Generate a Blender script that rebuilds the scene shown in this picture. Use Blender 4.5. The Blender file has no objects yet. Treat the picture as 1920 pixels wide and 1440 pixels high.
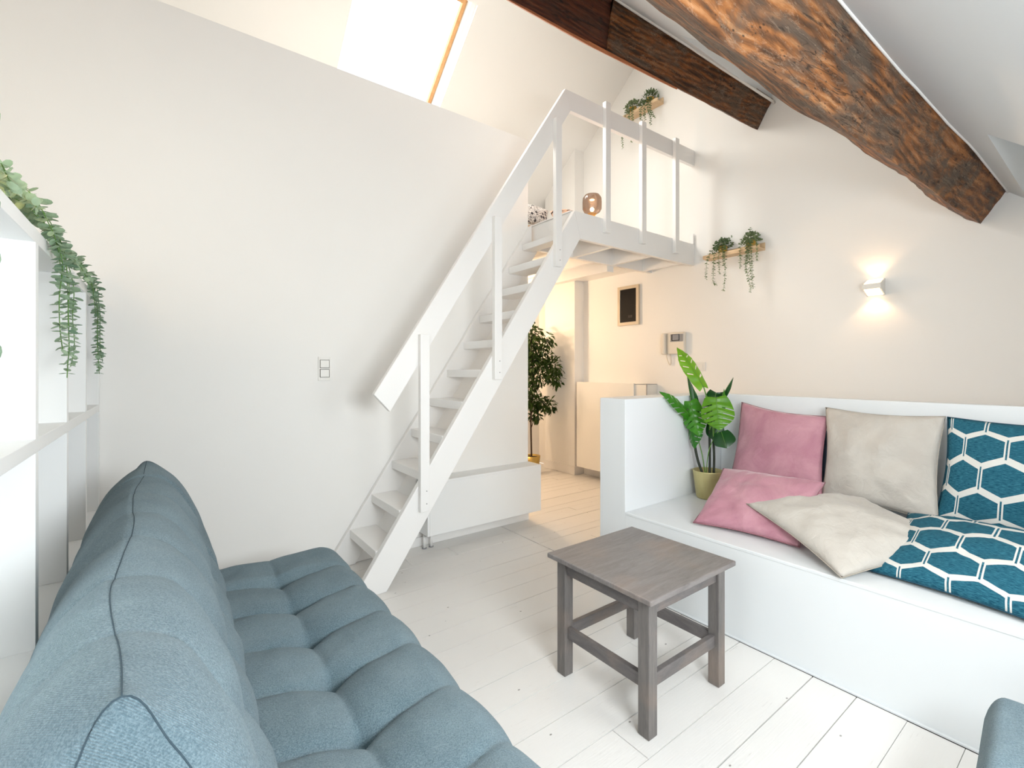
import bpy, bmesh, math, random
from mathutils import Vector, Matrix, noise
random.seed(7)
PI = math.pi
S = bpy.context.scene
COL = S.collection

# ------------------------------------------------------------------ camera, light, exposure
cam_d = bpy.data.cameras.new('camera'); cam = bpy.data.objects.new('camera', cam_d); COL.objects.link(cam)
cam_d.sensor_width = 36; cam_d.lens = 16.406; cam_d.shift_y = -0.0141; cam_d.clip_start = 0.02
cam.location = (0, 0, 1.35); cam.rotation_euler = (PI/2, 0, math.radians(-36.85))
S.camera = cam
S.view_settings.view_transform = 'Standard'; S.view_settings.look = 'None'
S.view_settings.gamma = 1; S.view_settings.use_curve_mapping = False
S.view_settings.exposure = 0.70

W = bpy.data.worlds.new('sky'); S.world = W; W.use_nodes = True
W.node_tree.nodes['Background'].inputs[0].default_value = (0.97, 0.985, 1.0, 1)
W.node_tree.nodes['Background'].inputs[1].default_value = 2.6

def area_light(name, loc, target, sx, sy, power, color):
    d = bpy.data.lights.new(name, 'AREA'); d.shape = 'RECTANGLE'; d.size = sx; d.size_y = sy
    d.energy = power; d.color = color
    o = bpy.data.objects.new(name, d); COL.objects.link(o); o.location = loc
    o.rotation_euler = (Vector(target) - Vector(loc)).to_track_quat('-Z', 'Y').to_euler()
    return o
# daylight entering at assumed roof windows behind the camera, an assumed window in the left wall and the skylight
DAY = (0.88, 0.95, 1.0)
area_light('daylight_assumed_roof_window', (0.75, -0.50, 1.48), (0.95, 1.0, 1.28), 0.95, 0.42, 28, DAY)
area_light('daylight_assumed_roof_window', (2.15, -0.50, 1.48), (1.55, 1.0, 1.38), 0.95, 0.42, 4, DAY)
area_light('daylight_assumed_wall_window', (-1.27, 0.45, 1.45), (1.0, 1.15, 1.50), 1.2, 1.2, 8, DAY)
area_light('daylight_skylight', (1.8, 4.08, 4.40), (1.8, 4.08-0.64, 4.40-0.77), 0.95, 0.95, 36, (1.0, 0.95, 0.87))

# ------------------------------------------------------------------ materials
def lin(c):
    return tuple(((x/255)/12.92 if x/255 <= 0.04045 else ((x/255+0.055)/1.055)**2.4) for x in c) + (1,)
class NT:
    def __init__(s, name):
        s.m = bpy.data.materials.new(name); s.m.use_nodes = True; s.t = s.m.node_tree
        s.b = s.t.nodes['Principled BSDF']
    def n(s, typ, **kw):
        x = s.t.nodes.new(typ)
        for k, v in kw.items(): setattr(x, k, v)
        return x
    def l(s, a, b): s.t.links.new(a, b)
    def val(s, op, a, b=None, c=None):
        x = s.n('ShaderNodeMath', operation=op)
        for i, v in enumerate((a, b, c)):
            if v is None: continue
            if isinstance(v, (int, float)): x.inputs[i].default_value = v
            else: s.l(v, x.inputs[i])
        return x.outputs[0]
    def coord(s, kind='Object', scale=(1, 1, 1)):
        c = s.n('ShaderNodeTexCoord'); mp = s.n('ShaderNodeMapping'); mp.inputs['Scale'].default_value = scale
        s.l(c.outputs[kind], mp.inputs[0]); return mp.outputs[0]
    def noise(s, co, scale, detail=3, rough=0.55, dist=0.0):
        x = s.n('ShaderNodeTexNoise'); s.l(co, x.inputs['Vector']); x.inputs['Scale'].default_value = scale
        x.inputs['Detail'].default_value = detail; x.inputs['Roughness'].default_value = rough
        x.inputs['Distortion'].default_value = dist; return x.outputs[0]
    def ramp(s, f, stops):
        x = s.n('ShaderNodeValToRGB'); s.l(f, x.inputs[0]); e = x.color_ramp.elements
        while len(e) < len(stops): e.new(0.5)
        for i, (p, c) in enumerate(stops): e[i].position = p; e[i].color = c if len(c) == 4 else lin(c)
        return x.outputs[0]
    def mix(s, f, a, b, mode='MIX'):
        x = s.n('ShaderNodeMix', data_type='RGBA', blend_type=mode)
        for i, v in ((0, f), (6, a), (7, b)):
            if isinstance(v, (int, float)): x.inputs[i].default_value = v
            elif isinstance(v, tuple): x.inputs[i].default_value = v
            else: s.l(v, x.inputs[i])
        return x.outputs[2]
    def bump(s, h, strength, dist=0.01):
        x = s.n('ShaderNodeBump'); s.l(h, x.inputs['Height']); x.inputs['Strength'].default_value = strength
        x.inputs['Distance'].default_value = dist; s.l(x.outputs[0], s.b.inputs['Normal'])
    def set(s, col=None, rough=0.5, metal=0.0, spec=0.5):
        if col is not None:
            if isinstance(col, tuple): s.b.inputs['Base Color'].default_value = col
            else: s.l(col, s.b.inputs['Base Color'])
        s.b.inputs['Roughness'].default_value = rough; s.b.inputs['Metallic'].default_value = metal
        s.b.inputs['Specular IOR Level'].default_value = spec
        return s.m

def paint(name, c, rough, var=0.03, nscale=2.0, bump=0.05, bscale=60, spec=0.5):
    s = NT(name); co = s.coord()
    f = s.noise(co, nscale, 4)
    a = lin(c); b = tuple(x*(1-var) for x in a[:3]) + (1,)
    s.bump(s.noise(co, bscale, 3), bump, 0.004)
    return s.set(s.mix(f, a, b), rough, 0, spec)
M = {}
M['wall'] = paint('wall_paint', (248, 246, 242), 0.85, 0.03, 1.5, 0.10, 40, 0.25)
M['roof_right'] = paint('shaded_ceiling_paint', (234, 238, 240), 0.9, 0.03, 1.2, 0.12, 30, 0.2)  # cooler, darker copy of the ceiling paint; the slope's shade is in its colour
M['ceiling'] = paint('ceiling_paint', (246, 244, 240), 0.9, 0.03, 1.2, 0.12, 30, 0.2)
M['wood_white'] = paint('white_gloss_paint', (243, 241, 238), 0.35, 0.02, 3, 0.05, 25)
M['bench'] = paint('white_bench_paint', (232, 235, 236), 0.4, 0.02, 2, 0.05, 20)
M['laminate'] = paint('white_laminate', (240, 241, 240), 0.42, 0.02, 4, 0.03, 90)
M['plastic'] = paint('cream_plastic', (232, 224, 210), 0.4, 0.02, 8, 0.02, 50)
M['plate'] = paint('white_plastic', (238, 236, 230), 0.35, 0.01, 8, 0.02, 50)
M['beige_metal'] = paint('beige_metal', (206, 190, 165), 0.45, 0.03, 8, 0.03, 50)
M['grey_trim'] = paint('grey_trim', (150, 150, 152), 0.4, 0.03, 8, 0.02, 50)
M['dark'] = paint('dark_gap', (52, 46, 42), 0.8, 0.2, 8, 0.1, 50)
M['black'] = paint('black_plastic', (16, 14, 13), 0.5, 0.1, 8, 0.0, 50, 0.12)
M['screen'] = paint('grey_screen', (150, 152, 158), 0.2, 0.05, 8, 0.0, 50)
M['soil'] = paint('dark_soil', (45, 34, 26), 0.95, 0.4, 60, 0.6, 90)
M['trunk'] = paint('dark_trunk', (44, 50, 36), 0.7, 0.4, 60, 0.4, 90)
M['bark'] = paint('brown_bark', (78, 58, 42), 0.8, 0.4, 50, 0.5, 90)
M['stem'] = paint('green_stem', (96, 140, 60), 0.5, 0.2, 30, 0.1, 60)

def floor_mat():
    s = NT('white_painted_boards'); co = s.coord()
    base = s.mix(s.noise(co, 1.6, 4), lin((239, 236, 231)), lin((229, 227, 224)))
    gr = s.coord('Object', (1.2, 26, 1)); sc = s.noise(gr, 5, 6, 0.7)
    worn = s.ramp(sc, [(0.60, (0, 0, 0, 1)), (0.70, (1, 1, 1, 1))])
    pt = s.ramp(s.noise(co, 9, 3, 0.6), [(0.54, (0, 0, 0, 1)), (0.66, (1, 1, 1, 1))])
    w = s.val('MULTIPLY', worn, pt)
    base = s.mix(s.val('MULTIPLY', w, 0.5), base, lin((150, 140, 130)))
    sp = s.n('ShaderNodeTexVoronoi'); s.l(s.coord('Object', (1, 1.6, 1)), sp.inputs['Vector']); sp.inputs['Scale'].default_value = 9
    dot = s.ramp(sp.outputs['Distance'], [(0.040, (1, 1, 1, 1)), (0.065, (0, 0, 0, 1))])
    keep = s.ramp(s.noise(co, 3.3, 2), [(0.45, (0, 0, 0, 1)), (0.50, (1, 1, 1, 1))])
    base = s.mix(s.val('MULTIPLY', s.val('MULTIPLY', dot, keep), 0.75), base, lin((95, 88, 82)))
    s.bump(s.noise(gr, 6, 5), 0.25, 0.004)
    return s.set(base, 0.38)
M['floor'] = floor_mat()

def fabric(name, c1, c2, wscale=420, var=0.5, sheen=0.3, bump=0.5):
    s = NT(name); co = s.coord()
    w1 = s.n('ShaderNodeTexWave', wave_type='BANDS', bands_direction='DIAGONAL'); s.l(co, w1.inputs['Vector'])
    w1.inputs['Scale'].default_value = wscale*0.5; w1.inputs['Distortion'].default_value = 3; w1.inputs['Detail'].default_value = 2
    f = s.noise(co, wscale, 3, 0.75); g = s.noise(co, 6, 3)
    mixf = s.val('ADD', s.val('MULTIPLY', f, 0.75), s.val('MULTIPLY', g, 0.25))
    mixf = s.ramp(mixf, [(0.38, (0, 0, 0, 1)), (0.62, (1, 1, 1, 1))])
    col = s.mix(mixf, lin(c1), lin(c2))
    h = s.val('ADD', f, s.val('MULTIPLY', w1.outputs[1], 0.5)); s.bump(h, bump, 0.002)
    m = s.set(col, 0.9, 0, 0.15)
    s.b.inputs['Sheen Weight'].default_value = sheen; s.b.inputs['Sheen Roughness'].default_value = 0.5
    return m
M['sofa'] = fabric('blue_grey_twill', (88, 109, 119), (127, 147, 155), 300, 0.5, 0.12, 0.8)
M['seam'] = paint('dark_thread', (52, 70, 80), 0.9)
M['slate'] = fabric('slate_blue_cloth', (88, 104, 124), (104, 120, 140), 300)

def velvet(name, c, c2, sheen=0.6):
    s = NT(name); co = s.coord()
    f = s.noise(co, 5, 5, 0.6, 0.6); g = s.noise(co, 260, 2)
    f = s.ramp(f, [(0.35, (0, 0, 0, 1)), (0.68, (1, 1, 1, 1))])
    col = s.mix(f, lin(c), lin(c2))
    s.bump(s.val('ADD', s.noise(co, 16, 5, 0.55, 1.4), s.val('MULTIPLY', g, 0.12)), 0.45, 0.012)
    m = s.set(col, 0.8, 0, 0.2)
    s.b.inputs['Sheen Weight'].default_value = sheen; s.b.inputs['Sheen Roughness'].default_value = 0.35
    return m
M['pink'] = velvet('dusty_pink_velvet', (182, 128, 142), (202, 152, 162), 0.4)
M['beige'] = velvet('oatmeal_suede', (190, 183, 174), (202, 196, 187), 0.25)

def hexa():
    s = NT('teal_hexagon_weave'); uv = s.n('ShaderNodeTexCoord'); sp = s.n('ShaderNodeSeparateXYZ'); s.l(uv.outputs['UV'], sp.inputs[0])
    PX, RY = 0.136, 0.130   # column width, row pitch
    x = s.val('DIVIDE', sp.outputs[0], PX); y = s.val('DIVIDE', sp.outputs[1], RY*2)
    def local(ox, oy):
        a = s.val('SUBTRACT', s.val('FRACT', s.val('ADD', x, ox)), 0.5)
        b = s.val('SUBTRACT', s.val('FRACT', s.val('ADD', y, oy)), 0.5)
        a = s.val('ABSOLUTE', s.val('MULTIPLY', a, PX)); b = s.val('ABSOLUTE', s.val('MULTIPLY', b, RY*2))
        # slanted edge through (PX/2, e) and (0, RY+... ) : distance along y to edge
        sl = 0.56
        vh = (RY - sl*PX/2)/2
        ed = s.val('SUBTRACT', s.val('SUBTRACT', vh + sl*PX/2, s.val('MULTIPLY', a, sl)), b)
        vd = s.val('SUBTRACT', PX/2, a)
        return ed, vd
    e1, v1 = local(0, 0); e2, v2 = local(0.5, 0.5)
    m1 = s.val('MINIMUM', e1, v1); m2 = s.val('MINIMUM', e2, v2)
    pick = s.val('GREATER_THAN', m1, m2)
    def sel(a, b): return s.val('ADD', s.val('MULTIPLY', pick, a), s.val('MULTIPLY', s.val('SUBTRACT', 1, pick), b))
    e = sel(e1, e2); v = sel(v1, v2)
    band = s.val('LESS_THAN', e, 0.0150)
    vl = s.val('MULTIPLY', s.val('GREATER_THAN', v, 0.0026), s.val('LESS_THAN', v, 0.0075))
    vgap = s.val('GREATER_THAN', v, 0.0035)
    white = s.val('MAXIMUM', s.val('MULTIPLY', band, vgap), vl)
    co = s.coord('UV', (60, 420, 1)); fn = s.noise(co, 1.0, 4, 0.7)
    teal = s.mix(s.ramp(fn, [(0.38, (0, 0, 0, 1)), (0.66, (1, 1, 1, 1))]), lin((12, 66, 88)), lin((58, 124, 142)))
    col = s.mix(white, teal, s.mix(fn, lin((228, 226, 220)), lin((206, 206, 200))))
    s.bump(s.val('ADD', fn, white), 0.3, 0.003)
    m = s.set(col, 0.85, 0, 0.2); return m
M['hex'] = hexa()

def floral():
    s = NT('floral_pillowcase'); co = s.coord()
    f = s.noise(co, 26, 2, 0.5, 2.2)
    r = s.ramp(f, [(0.44, (1, 1, 1, 1)), (0.47, (0, 0, 0, 1)), (0.50, (0, 0, 0, 1)), (0.53, (1, 1, 1, 1))])
    f2 = s.n('ShaderNodeTexVoronoi'); s.l(co, f2.inputs['Vector']); f2.inputs['Scale'].default_value = 22
    d = s.ramp(f2.outputs['Distance'], [(0.28, (0, 0, 0, 1)), (0.33, (1, 1, 1, 1))])
    k = s.val('MULTIPLY', r, d)
    return s.set(s.mix(k, lin((70, 68, 72)), lin((232, 228, 224))), 0.9)
M['floral'] = floral()
def swirl():
    s = NT('swirl_pillowcase'); co = s.coord()
    w = s.n('ShaderNodeTexWave', wave_type='RINGS'); s.l(co, w.inputs['Vector']); w.inputs['Scale'].default_value = 4
    w.inputs['Distortion'].default_value = 6; w.inputs['Detail'].default_value = 1
    k = s.ramp(w.outputs[1], [(0.16, (0, 0, 0, 1)), (0.2, (1, 1, 1, 1))])
    return s.set(s.mix(k, lin((60, 42, 34)), lin((232, 196, 172))), 0.9)
M['swirl'] = swirl()

def grey_wood(name, c1, c2, sc, tint=(150, 128, 112)):
    s = NT(name); co = s.coord('Object', sc)
    g = s.noise(co, 3, 5, 0.65, 0.8); g2 = s.noise(co, 22, 3, 0.7)
    f = s.val('ADD', s.val('MULTIPLY', g, 0.7), s.val('MULTIPLY', g2, 0.3))
    col = s.mix(s.ramp(f, [(0.35, (0, 0, 0, 1)), (0.65, (1, 1, 1, 1))]), lin(c1), lin(c2))
    col = s.mix(s.ramp(s.noise(s.coord(), 5, 2), [(0.5, (0, 0, 0, 1)), (0.75, (0.5, 0.5, 0.5, 1))]), col, lin(tint))
    s.bump(f, 0.2, 0.003)
    return s.set(col, 0.45)
M['stool_top'] = grey_wood('grey_stained_top', (112, 106, 104), (136, 130, 127), (2, 14, 8))
M['stool_leg'] = grey_wood('grey_stained_leg', (92, 88, 86), (122, 116, 112), (14, 14, 1.5))
M['stool_rail'] = grey_wood('grey_stained_rail', (90, 86, 86), (116, 110, 108), (3, 3, 14))
M['pine'] = grey_wood('pale_pine', (212, 178, 138), (232, 204, 166), (10, 2, 10), (225, 195, 155))
M['frame_wood'] = grey_wood('skylight_pine', (205, 150, 95), (228, 178, 122), (3, 3, 3), (222, 170, 115))
M['gold'] = NT('brass').set(lin((196, 166, 96)), 0.34, 0.85)
def matte_gold():
    s = NT('champagne_gold'); co = s.coord('Object', (40, 40, 1))
    return s.set(s.mix(s.noise(co, 3, 2), lin((200, 190, 138)), lin((184, 172, 118))), 0.38, 0.55)
M['champagne'] = matte_gold()
M['yellow_pot'] = paint('yellow_gold_pot', (214, 170, 70), 0.35, 0.1, 20)

def old_beam(name, stops, grey_amt, dark_amt=0.8, spots=1.0, reddish=False):
    s = NT(name); co = s.coord()
    st = s.coord('Object', (0.9, 5.5, 5.5))
    warp = s.noise(s.coord('Object', (1.0, 3, 3)), 2.2, 3, 0.5, 1.2)
    ring = s.n('ShaderNodeTexWave', wave_type='BANDS', bands_direction='Z'); s.l(s.coord('Object', (0.35, 1, 1)), ring.inputs['Vector'])
    ring.inputs['Scale'].default_value = 9; ring.inputs['Distortion'].default_value = 9; ring.inputs['Detail'].default_value = 3
    ring.inputs['Detail Scale'].default_value = 0.7
    g = s.noise(st, 3.0, 6, 0.62, 0.9)
    f = s.val('ADD', s.val('MULTIPLY', g, 0.86), s.val('MULTIPLY', ring.outputs[1], 0.14))
    col = s.ramp(f, stops)
    # weathered grey patches
    p = s.ramp(s.noise(s.coord('Object', (1.0, 2.4, 2.4)), 3.1, 5, 0.62, 0.7), [(0.46, (0, 0, 0, 1)), (0.60, (1, 1, 1, 1))])
    greyc = s.mix(s.noise(st, 9, 4), lin((112, 98, 84)), lin((66, 56, 48)))
    col = s.mix(s.val('MULTIPLY', p, grey_amt), col, greyc)
    # dark knots / holes / cracks
    v = s.n('ShaderNodeTexVoronoi'); s.l(s.coord('Object', (2.2, 6, 6)), v.inputs['Vector']); v.inputs['Scale'].default_value = 3.2
    dk = s.ramp(v.outputs['Distance'], [(0.08, (1, 1, 1, 1)), (0.20, (0, 0, 0, 1))])
    sel = s.ramp(s.noise(co, 2.1, 2), [(0.47, (0, 0, 0, 1)), (0.53, (1, 1, 1, 1))])
    col = s.mix(s.val('MULTIPLY', s.val('MULTIPLY', dk, sel), dark_amt), col, lin((26, 17, 12)))
    nd = s.ramp(s.noise(s.coord('Object', (1.3, 12, 12)), 2.6, 5, 0.75, 0.5), [(0.60, (0, 0, 0, 1)), (0.68, (1, 1, 1, 1))])
    col = s.mix(s.val('MULTIPLY', nd, 0.75), col, lin((34, 22, 16)))
    # pale plaster-filled cracks
    ws = s.n('ShaderNodeTexVoronoi'); s.l(s.coord('Object', (3, 7, 7)), ws.inputs['Vector']); ws.inputs['Scale'].default_value = 9
    wd = s.ramp(ws.outputs['Distance'], [(0.12, (1, 1, 1, 1)), (0.22, (0, 0, 0, 1))])
    wk = s.ramp(s.noise(co, 3.4, 3), [(0.50, (0, 0, 0, 1)), (0.58, (1, 1, 1, 1))])
    col = s.mix(s.val('MULTIPLY', s.val('MULTIPLY', wd, wk), 0.85), col, lin((30, 20, 15)))
    ck = s.ramp(s.noise(s.coord('Object', (0.55, 6.5, 6.5)), 2.3, 4, 0.5, 0.6), [(0.490, (0, 0, 0, 1)), (0.497, (1, 1, 1, 1)), (0.502, (1, 1, 1, 1)), (0.509, (0, 0, 0, 1))])
    cg = s.ramp(s.noise(co, 1.7, 2), [(0.48, (0, 0, 0, 1)), (0.56, (1, 1, 1, 1))])
    col = s.mix(s.val('MULTIPLY', s.val('MULTIPLY', ck, cg), 0.8), col, lin((24, 16, 12)))
    wh = s.ramp(s.noise(s.coord('Object', (1.0, 7, 7)), 2.0, 6, 0.7, 1.5), [(0.488, (0, 0, 0, 1)), (0.497, (1, 1, 1, 1)), (0.503, (1, 1, 1, 1)), (0.512, (0, 0, 0, 1))])
    col = s.mix(s.val('MULTIPLY', wh, 0.28*spots), col, lin((215, 190, 165)))
    s.bump(s.val('ADD', s.val('SUBTRACT', f, s.val('MULTIPLY', nd, 0.6)), s.val('MULTIPLY', s.noise(st, 30, 3), 0.3)), 0.6, 0.02)
    return s.set(col, 0.62, 0, 0.35)
M['beam_near'] = old_beam('weathered_oak', [(0.30, (58, 38, 24)), (0.45, (112, 72, 42)), (0.57, (158, 100, 54)), (0.74, (200, 148, 102))], 0.85, 0.9, 0.8)
M['beam_far'] = old_beam('dark_oak', [(0.30, (40, 26, 18)), (0.46, (92, 56, 30)), (0.58, (138, 82, 40)), (0.76, (150, 112, 78))], 0.7, 0.9, 0.8)
M['beam_red'] = old_beam('red_brown_oak', [(0.3, (50, 22, 12)), (0.5, (84, 40, 22)), (0.7, (112, 58, 32))], 0.15, 0.8, 0.2)
M['lit_underside'] = grey_wood('orange_lit_underside', (168, 98, 58), (196, 122, 76), (1, 8, 8), (150, 80, 45))  # light on the beam's underside, put into the colour as brighter orange

def leafmat(name, c1, c2, rough=0.4, trans=0.25, scale=14):
    s = NT(name); co = s.coord()
    oi = s.n('ShaderNodeObjectInfo')
    f = s.val('ADD', s.val('MULTIPLY', s.noise(co, scale, 3), 0.6), s.val('MULTIPLY', oi.outputs['Random'], 0.4))
    col = s.mix(s.ramp(f, [(0.3, (0, 0, 0, 1)), (0.7, (1, 1, 1, 1))]), lin(c1), lin(c2))
    s.set(col, rough)
    tr = s.n('ShaderNodeBsdfTranslucent'); s.l(col, tr.inputs[0])
    mx = s.n('ShaderNodeMixShader'); mx.inputs[0].default_value = trans
    s.l(s.b.outputs[0], mx.inputs[1]); s.l(tr.outputs[0], mx.inputs[2])
    s.l(mx.outputs[0], s.t.nodes['Material Output'].inputs[0]); return s.m
M['euca'] = leafmat('eucalyptus_leaf', (112, 146, 120), (168, 190, 160), 0.6, 0.2)
M['euca_small'] = leafmat('eucalyptus_small', (98, 120, 84), (160, 174, 128), 0.6, 0.2, 50)
M['ficus'] = leafmat('ficus_leaf', (26, 54, 14), (88, 116, 38), 0.35, 0.2, 9)
M['mon_light'] = leafmat('monstera_bright', (74, 136, 22), (122, 176, 40), 0.3, 0.35, 10)
M['mon_mid'] = leafmat('monstera_mid', (38, 112, 24), (74, 146, 34), 0.3, 0.25, 10)
M['mon_dark'] = leafmat('monstera_dark', (18, 62, 24), (34, 88, 34), 0.28, 0.15, 10)

def glassy(name, tint, fac, rough=0.03):
    s = NT(name); t = s.t; t.nodes.remove(s.b)
    a = s.n('ShaderNodeBsdfTransparent'); a.inputs[0].default_value = tint
    g = s.n('ShaderNodeBsdfGlossy'); g.inputs['Roughness'].default_value = rough
    mx = s.n('ShaderNodeMixShader'); mx.inputs[0].default_value = fac
    s.l(a.outputs[0], mx.inputs[1]); s.l(g.outputs[0], mx.inputs[2]); s.l(mx.outputs[0], t.nodes['Material Output'].inputs[0]); return s.m
M['pane'] = glassy('window_glass', (0.98, 0.99, 0.98, 1), 0.04)
M['smoke_glass'] = glassy('smoked_ribbed_glass', (0.62, 0.50, 0.42, 1), 0.10, 0.15)
M['amber_glass'] = glassy('amber_glass', (0.98, 0.72, 0.32, 1), 0.12, 0.1)
def emit(name, col, st):
    s = NT(name); s.b.inputs['Base Color'].default_value = (0, 0, 0, 1)
    s.b.inputs['Emission Color'].default_value = col; s.b.inputs['Emission Strength'].default_value = st; return s.m
M['bulb'] = emit('warm_bulb', (1.0, 0.66, 0.32, 1), 30)
M['led'] = emit('warm_led', (1.0, 0.72, 0.42, 1), 3.5)

# ------------------------------------------------------------------ helpers
def obj(name, bm, m, parent=None, smooth=False, bevel=0.0, kind=None, label=None):
    me = bpy.data.meshes.new(name); bmesh.ops.recalc_face_normals(bm, faces=bm.faces); bm.to_mesh(me); bm.free()
    o = bpy.data.objects.new(name, me); COL.objects.link(o)
    if m is not None: me.materials.append(M[m] if isinstance(m, str) else m)
    if smooth:
        for p in me.polygons: p.use_smooth = True
    if parent is not None:
        o.parent = parent
        q = parent; off = Vector((0, 0, 0))
        while q is not None: off += Vector(q.location); q = q.parent
        me.transform(Matrix.Translation(-off))
    if bevel:
        b = o.modifiers.new('bevel', 'BEVEL'); b.width = bevel; b.segments = 2; b.limit_method = 'ANGLE'; b.angle_limit = 0.6
    if kind: o['kind'] = kind
    if label: o['label'] = label
    return o
def thing(name, label, cat, loc, group=None):
    o = bpy.data.objects.new(name, None); COL.objects.link(o); o.location = loc; o.empty_display_size = 0.1
    o['label'] = label; o['category'] = cat
    if group: o['group'] = group
    return o
def tag(o, label, cat, group=None):
    o['label'] = label; o['category'] = cat
    if group: o['group'] = group
    return o
def cube(bm, x0, x1, y0, y1, z0, z1):
    vs = [bm.verts.new(p) for p in ((x0, y0, z0), (x1, y0, z0), (x1, y1, z0), (x0, y1, z0), (x0, y0, z1), (x1, y0, z1), (x1, y1, z1), (x0, y1, z1))]
    for f in ((0, 3, 2, 1), (4, 5, 6, 7), (0, 1, 5, 4), (1, 2, 6, 5), (2, 3, 7, 6), (3, 0, 4, 7)): bm.faces.new([vs[i] for i in f])
    return bm
def box(x0, x1, y0, y1, z0, z1): return cube(bmesh.new(), x0, x1, y0, y1, z0, z1)
def prism(pts, vec, bm=None):
    bm = bm or bmesh.new(); v = Vector(vec)
    a = [bm.verts.new(p) for p in pts]; b = [bm.verts.new(Vector(p)+v) for p in pts]; n = len(pts)
    bm.faces.new(a); bm.faces.new(b[::-1])
    for i in range(n): bm.faces.new((a[i], b[i], b[(i+1) % n], a[(i+1) % n]))
    return bm
def tube(path, r, bm=None, seg=6, close=True):
    bm = bm or bmesh.new(); path = [Vector(p) for p in path]; rings = []
    n = len(path); rr = r if isinstance(r, (list, tuple)) else [r]*n
    for i, p in enumerate(path):
        d = (path[min(i+1, n-1)] - path[max(i-1, 0)]).normalized()
        up = Vector((0, 0, 1)) if abs(d.z) < 0.9 else Vector((1, 0, 0))
        a = d.cross(up).normalized(); b = d.cross(a)
        rings.append([bm.verts.new(p + (a*math.cos(2*PI*k/seg) + b*math.sin(2*PI*k/seg))*rr[i]) for k in range(seg)])
    for i in range(n-1):
        for k in range(seg):
            bm.faces.new((rings[i][k], rings[i][(k+1) % seg], rings[i+1][(k+1) % seg], rings[i+1][k]))
    bm.faces.new(rings[0]); bm.faces.new(rings[-1][::-1])
    return bm
def lathe(prof, c, bm=None, seg=32, caps=True):
    bm = bm or bmesh.new(); rings = []
    for r, z in prof:
        rings.append([bm.verts.new((c[0]+r*math.cos(2*PI*k/seg), c[1]+r*math.sin(2*PI*k/seg), c[2]+z)) for k in range(seg)])
    for i in range(len(prof)-1):
        for k in range(seg): bm.faces.new((rings[i][k], rings[i][(k+1) % seg], rings[i+1][(k+1) % seg], rings[i+1][k]))
    if caps: bm.faces.new(rings[0][::-1]); bm.faces.new(rings[-1])
    return bm
def smoothpath(pts, n=8):
    P = [Vector(p) for p in pts]; P = [2*P[0]-P[1]] + P + [2*P[-1]-P[-2]]; out = []
    for i in range(1, len(P)-2):
        for k in range(n):
            t = k/n; a, b, c, d = P[i-1:i+3]
            out.append(0.5*((2*b)+(c-a)*t+(2*a-5*b+4*c-d)*t*t+(3*b-a-3*c+d)*t**3))
    out.append(P[-2]); return out

# ------------------------------------------------------------------ room shell
XW, XL, YP, YB, YF = 4.39, -1.3, 3.285, 5.2, -1.3
def zl(y): return 7.745 - 0.83*y       # left roof slope
def zr(y): return 2.079 + 0.86*y       # right roof slope
YR = (7.745-2.079)/(0.86+0.83); ZR = zr(YR)

floor = obj('floor', box(XL, XW, YF, YB, -0.12, -0.014), 'dark', kind='structure')
def plank(x0, x1, y0, y1):
    dz = random.uniform(-0.0012, 0.0004)
    obj('plank', box(x0, x1, y0, y1, -0.014, dz), 'floor', floor)
def row(y0, y1, x0, x1, joints, gap):
    xs = [x0] + joints + [x1]
    for a, b in zip(xs[:-1], xs[1:]):
        if b - a > 0.02: plank(a+0.0012, b-0.0012, y0+gap, y1-gap*0.5)
y = 0.5235 - 0.1625*11; i = 0
spec = {13: [], }
while y < YB:
    y1 = min(y+0.1625, YB); g = random.choice((0.0010, 0.0014, 0.0020, 0.0030))
    xe = 2.291 if y < 2.10 else 2.332
    jo = sorted(random.uniform(-0.6, 1.9) for _ in range(random.choice((0, 0, 1))))
    if abs(y-2.961) < 0.05: jo = [1.38, 1.73]
    if abs(y-2.80) < 0.05: jo = []
    if y > YF-0.16: row(max(y, YF), y1, XL, xe, jo, g)
    y = y1
y = 2.10
while y < YB:
    y1 = min(y+0.112, YB); g = random.choice((0.0008, 0.0014, 0.0022))
    jo = sorted(random.uniform(2.6, 4.2) for _ in range(random.choice((0, 1, 1))))
    row(y, y1, 2.336, XW, jo, g)
    y = y1

# walls
obj('wall_right', prism([(XW, YF, 0), (XW, YB, 0), (XW, YB, zl(YB)), (XW, YR, ZR+0.3), (XW, YF, zr(YF)+0.3)], (0.15, 0, 0)), 'wall', kind='structure')
bm = bmesh.new(); wy0, wy1, wz0, wz1 = -0.15, 1.05, 0.85, 2.0  # opening for the assumed left window, out of view
cube(bm, XL-0.15, XL, wy0, wy1, 0, wz0)
prism([(XL, wy0, wz1), (XL, wy1, wz1), (XL, wy1, zr(wy1)), (XL, wy0+0.06, zr(wy0+0.06))], (-0.15, 0, 0), bm)
prism([(XL, YF, 0), (XL, wy0, 0), (XL, wy0, zr(wy0)), (XL, YF, zr(YF))], (-0.15, 0, 0), bm)
prism([(XL, wy1, 0), (XL, YB, 0), (XL, YB, zl(YB)), (XL, YR, ZR), (XL, wy1, zr(wy1))], (-0.15, 0, 0), bm)
obj('wall_left', bm, 'wall', kind='structure')
obj('wall_front', box(XL-0.15, XW+0.15, YF-0.15, YF, 0, zr(YF)+0.1), 'wall', kind='structure')
obj('wall_back', box(XL-0.15, XW+0.15, YB, YB+0.15, 0, zl(YB)+0.1), 'wall', kind='structure')
obj('wall_stair', box(XL, 2.642, YP, YP+0.10, 0, 3.42), 'wall', kind='structure')
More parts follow.
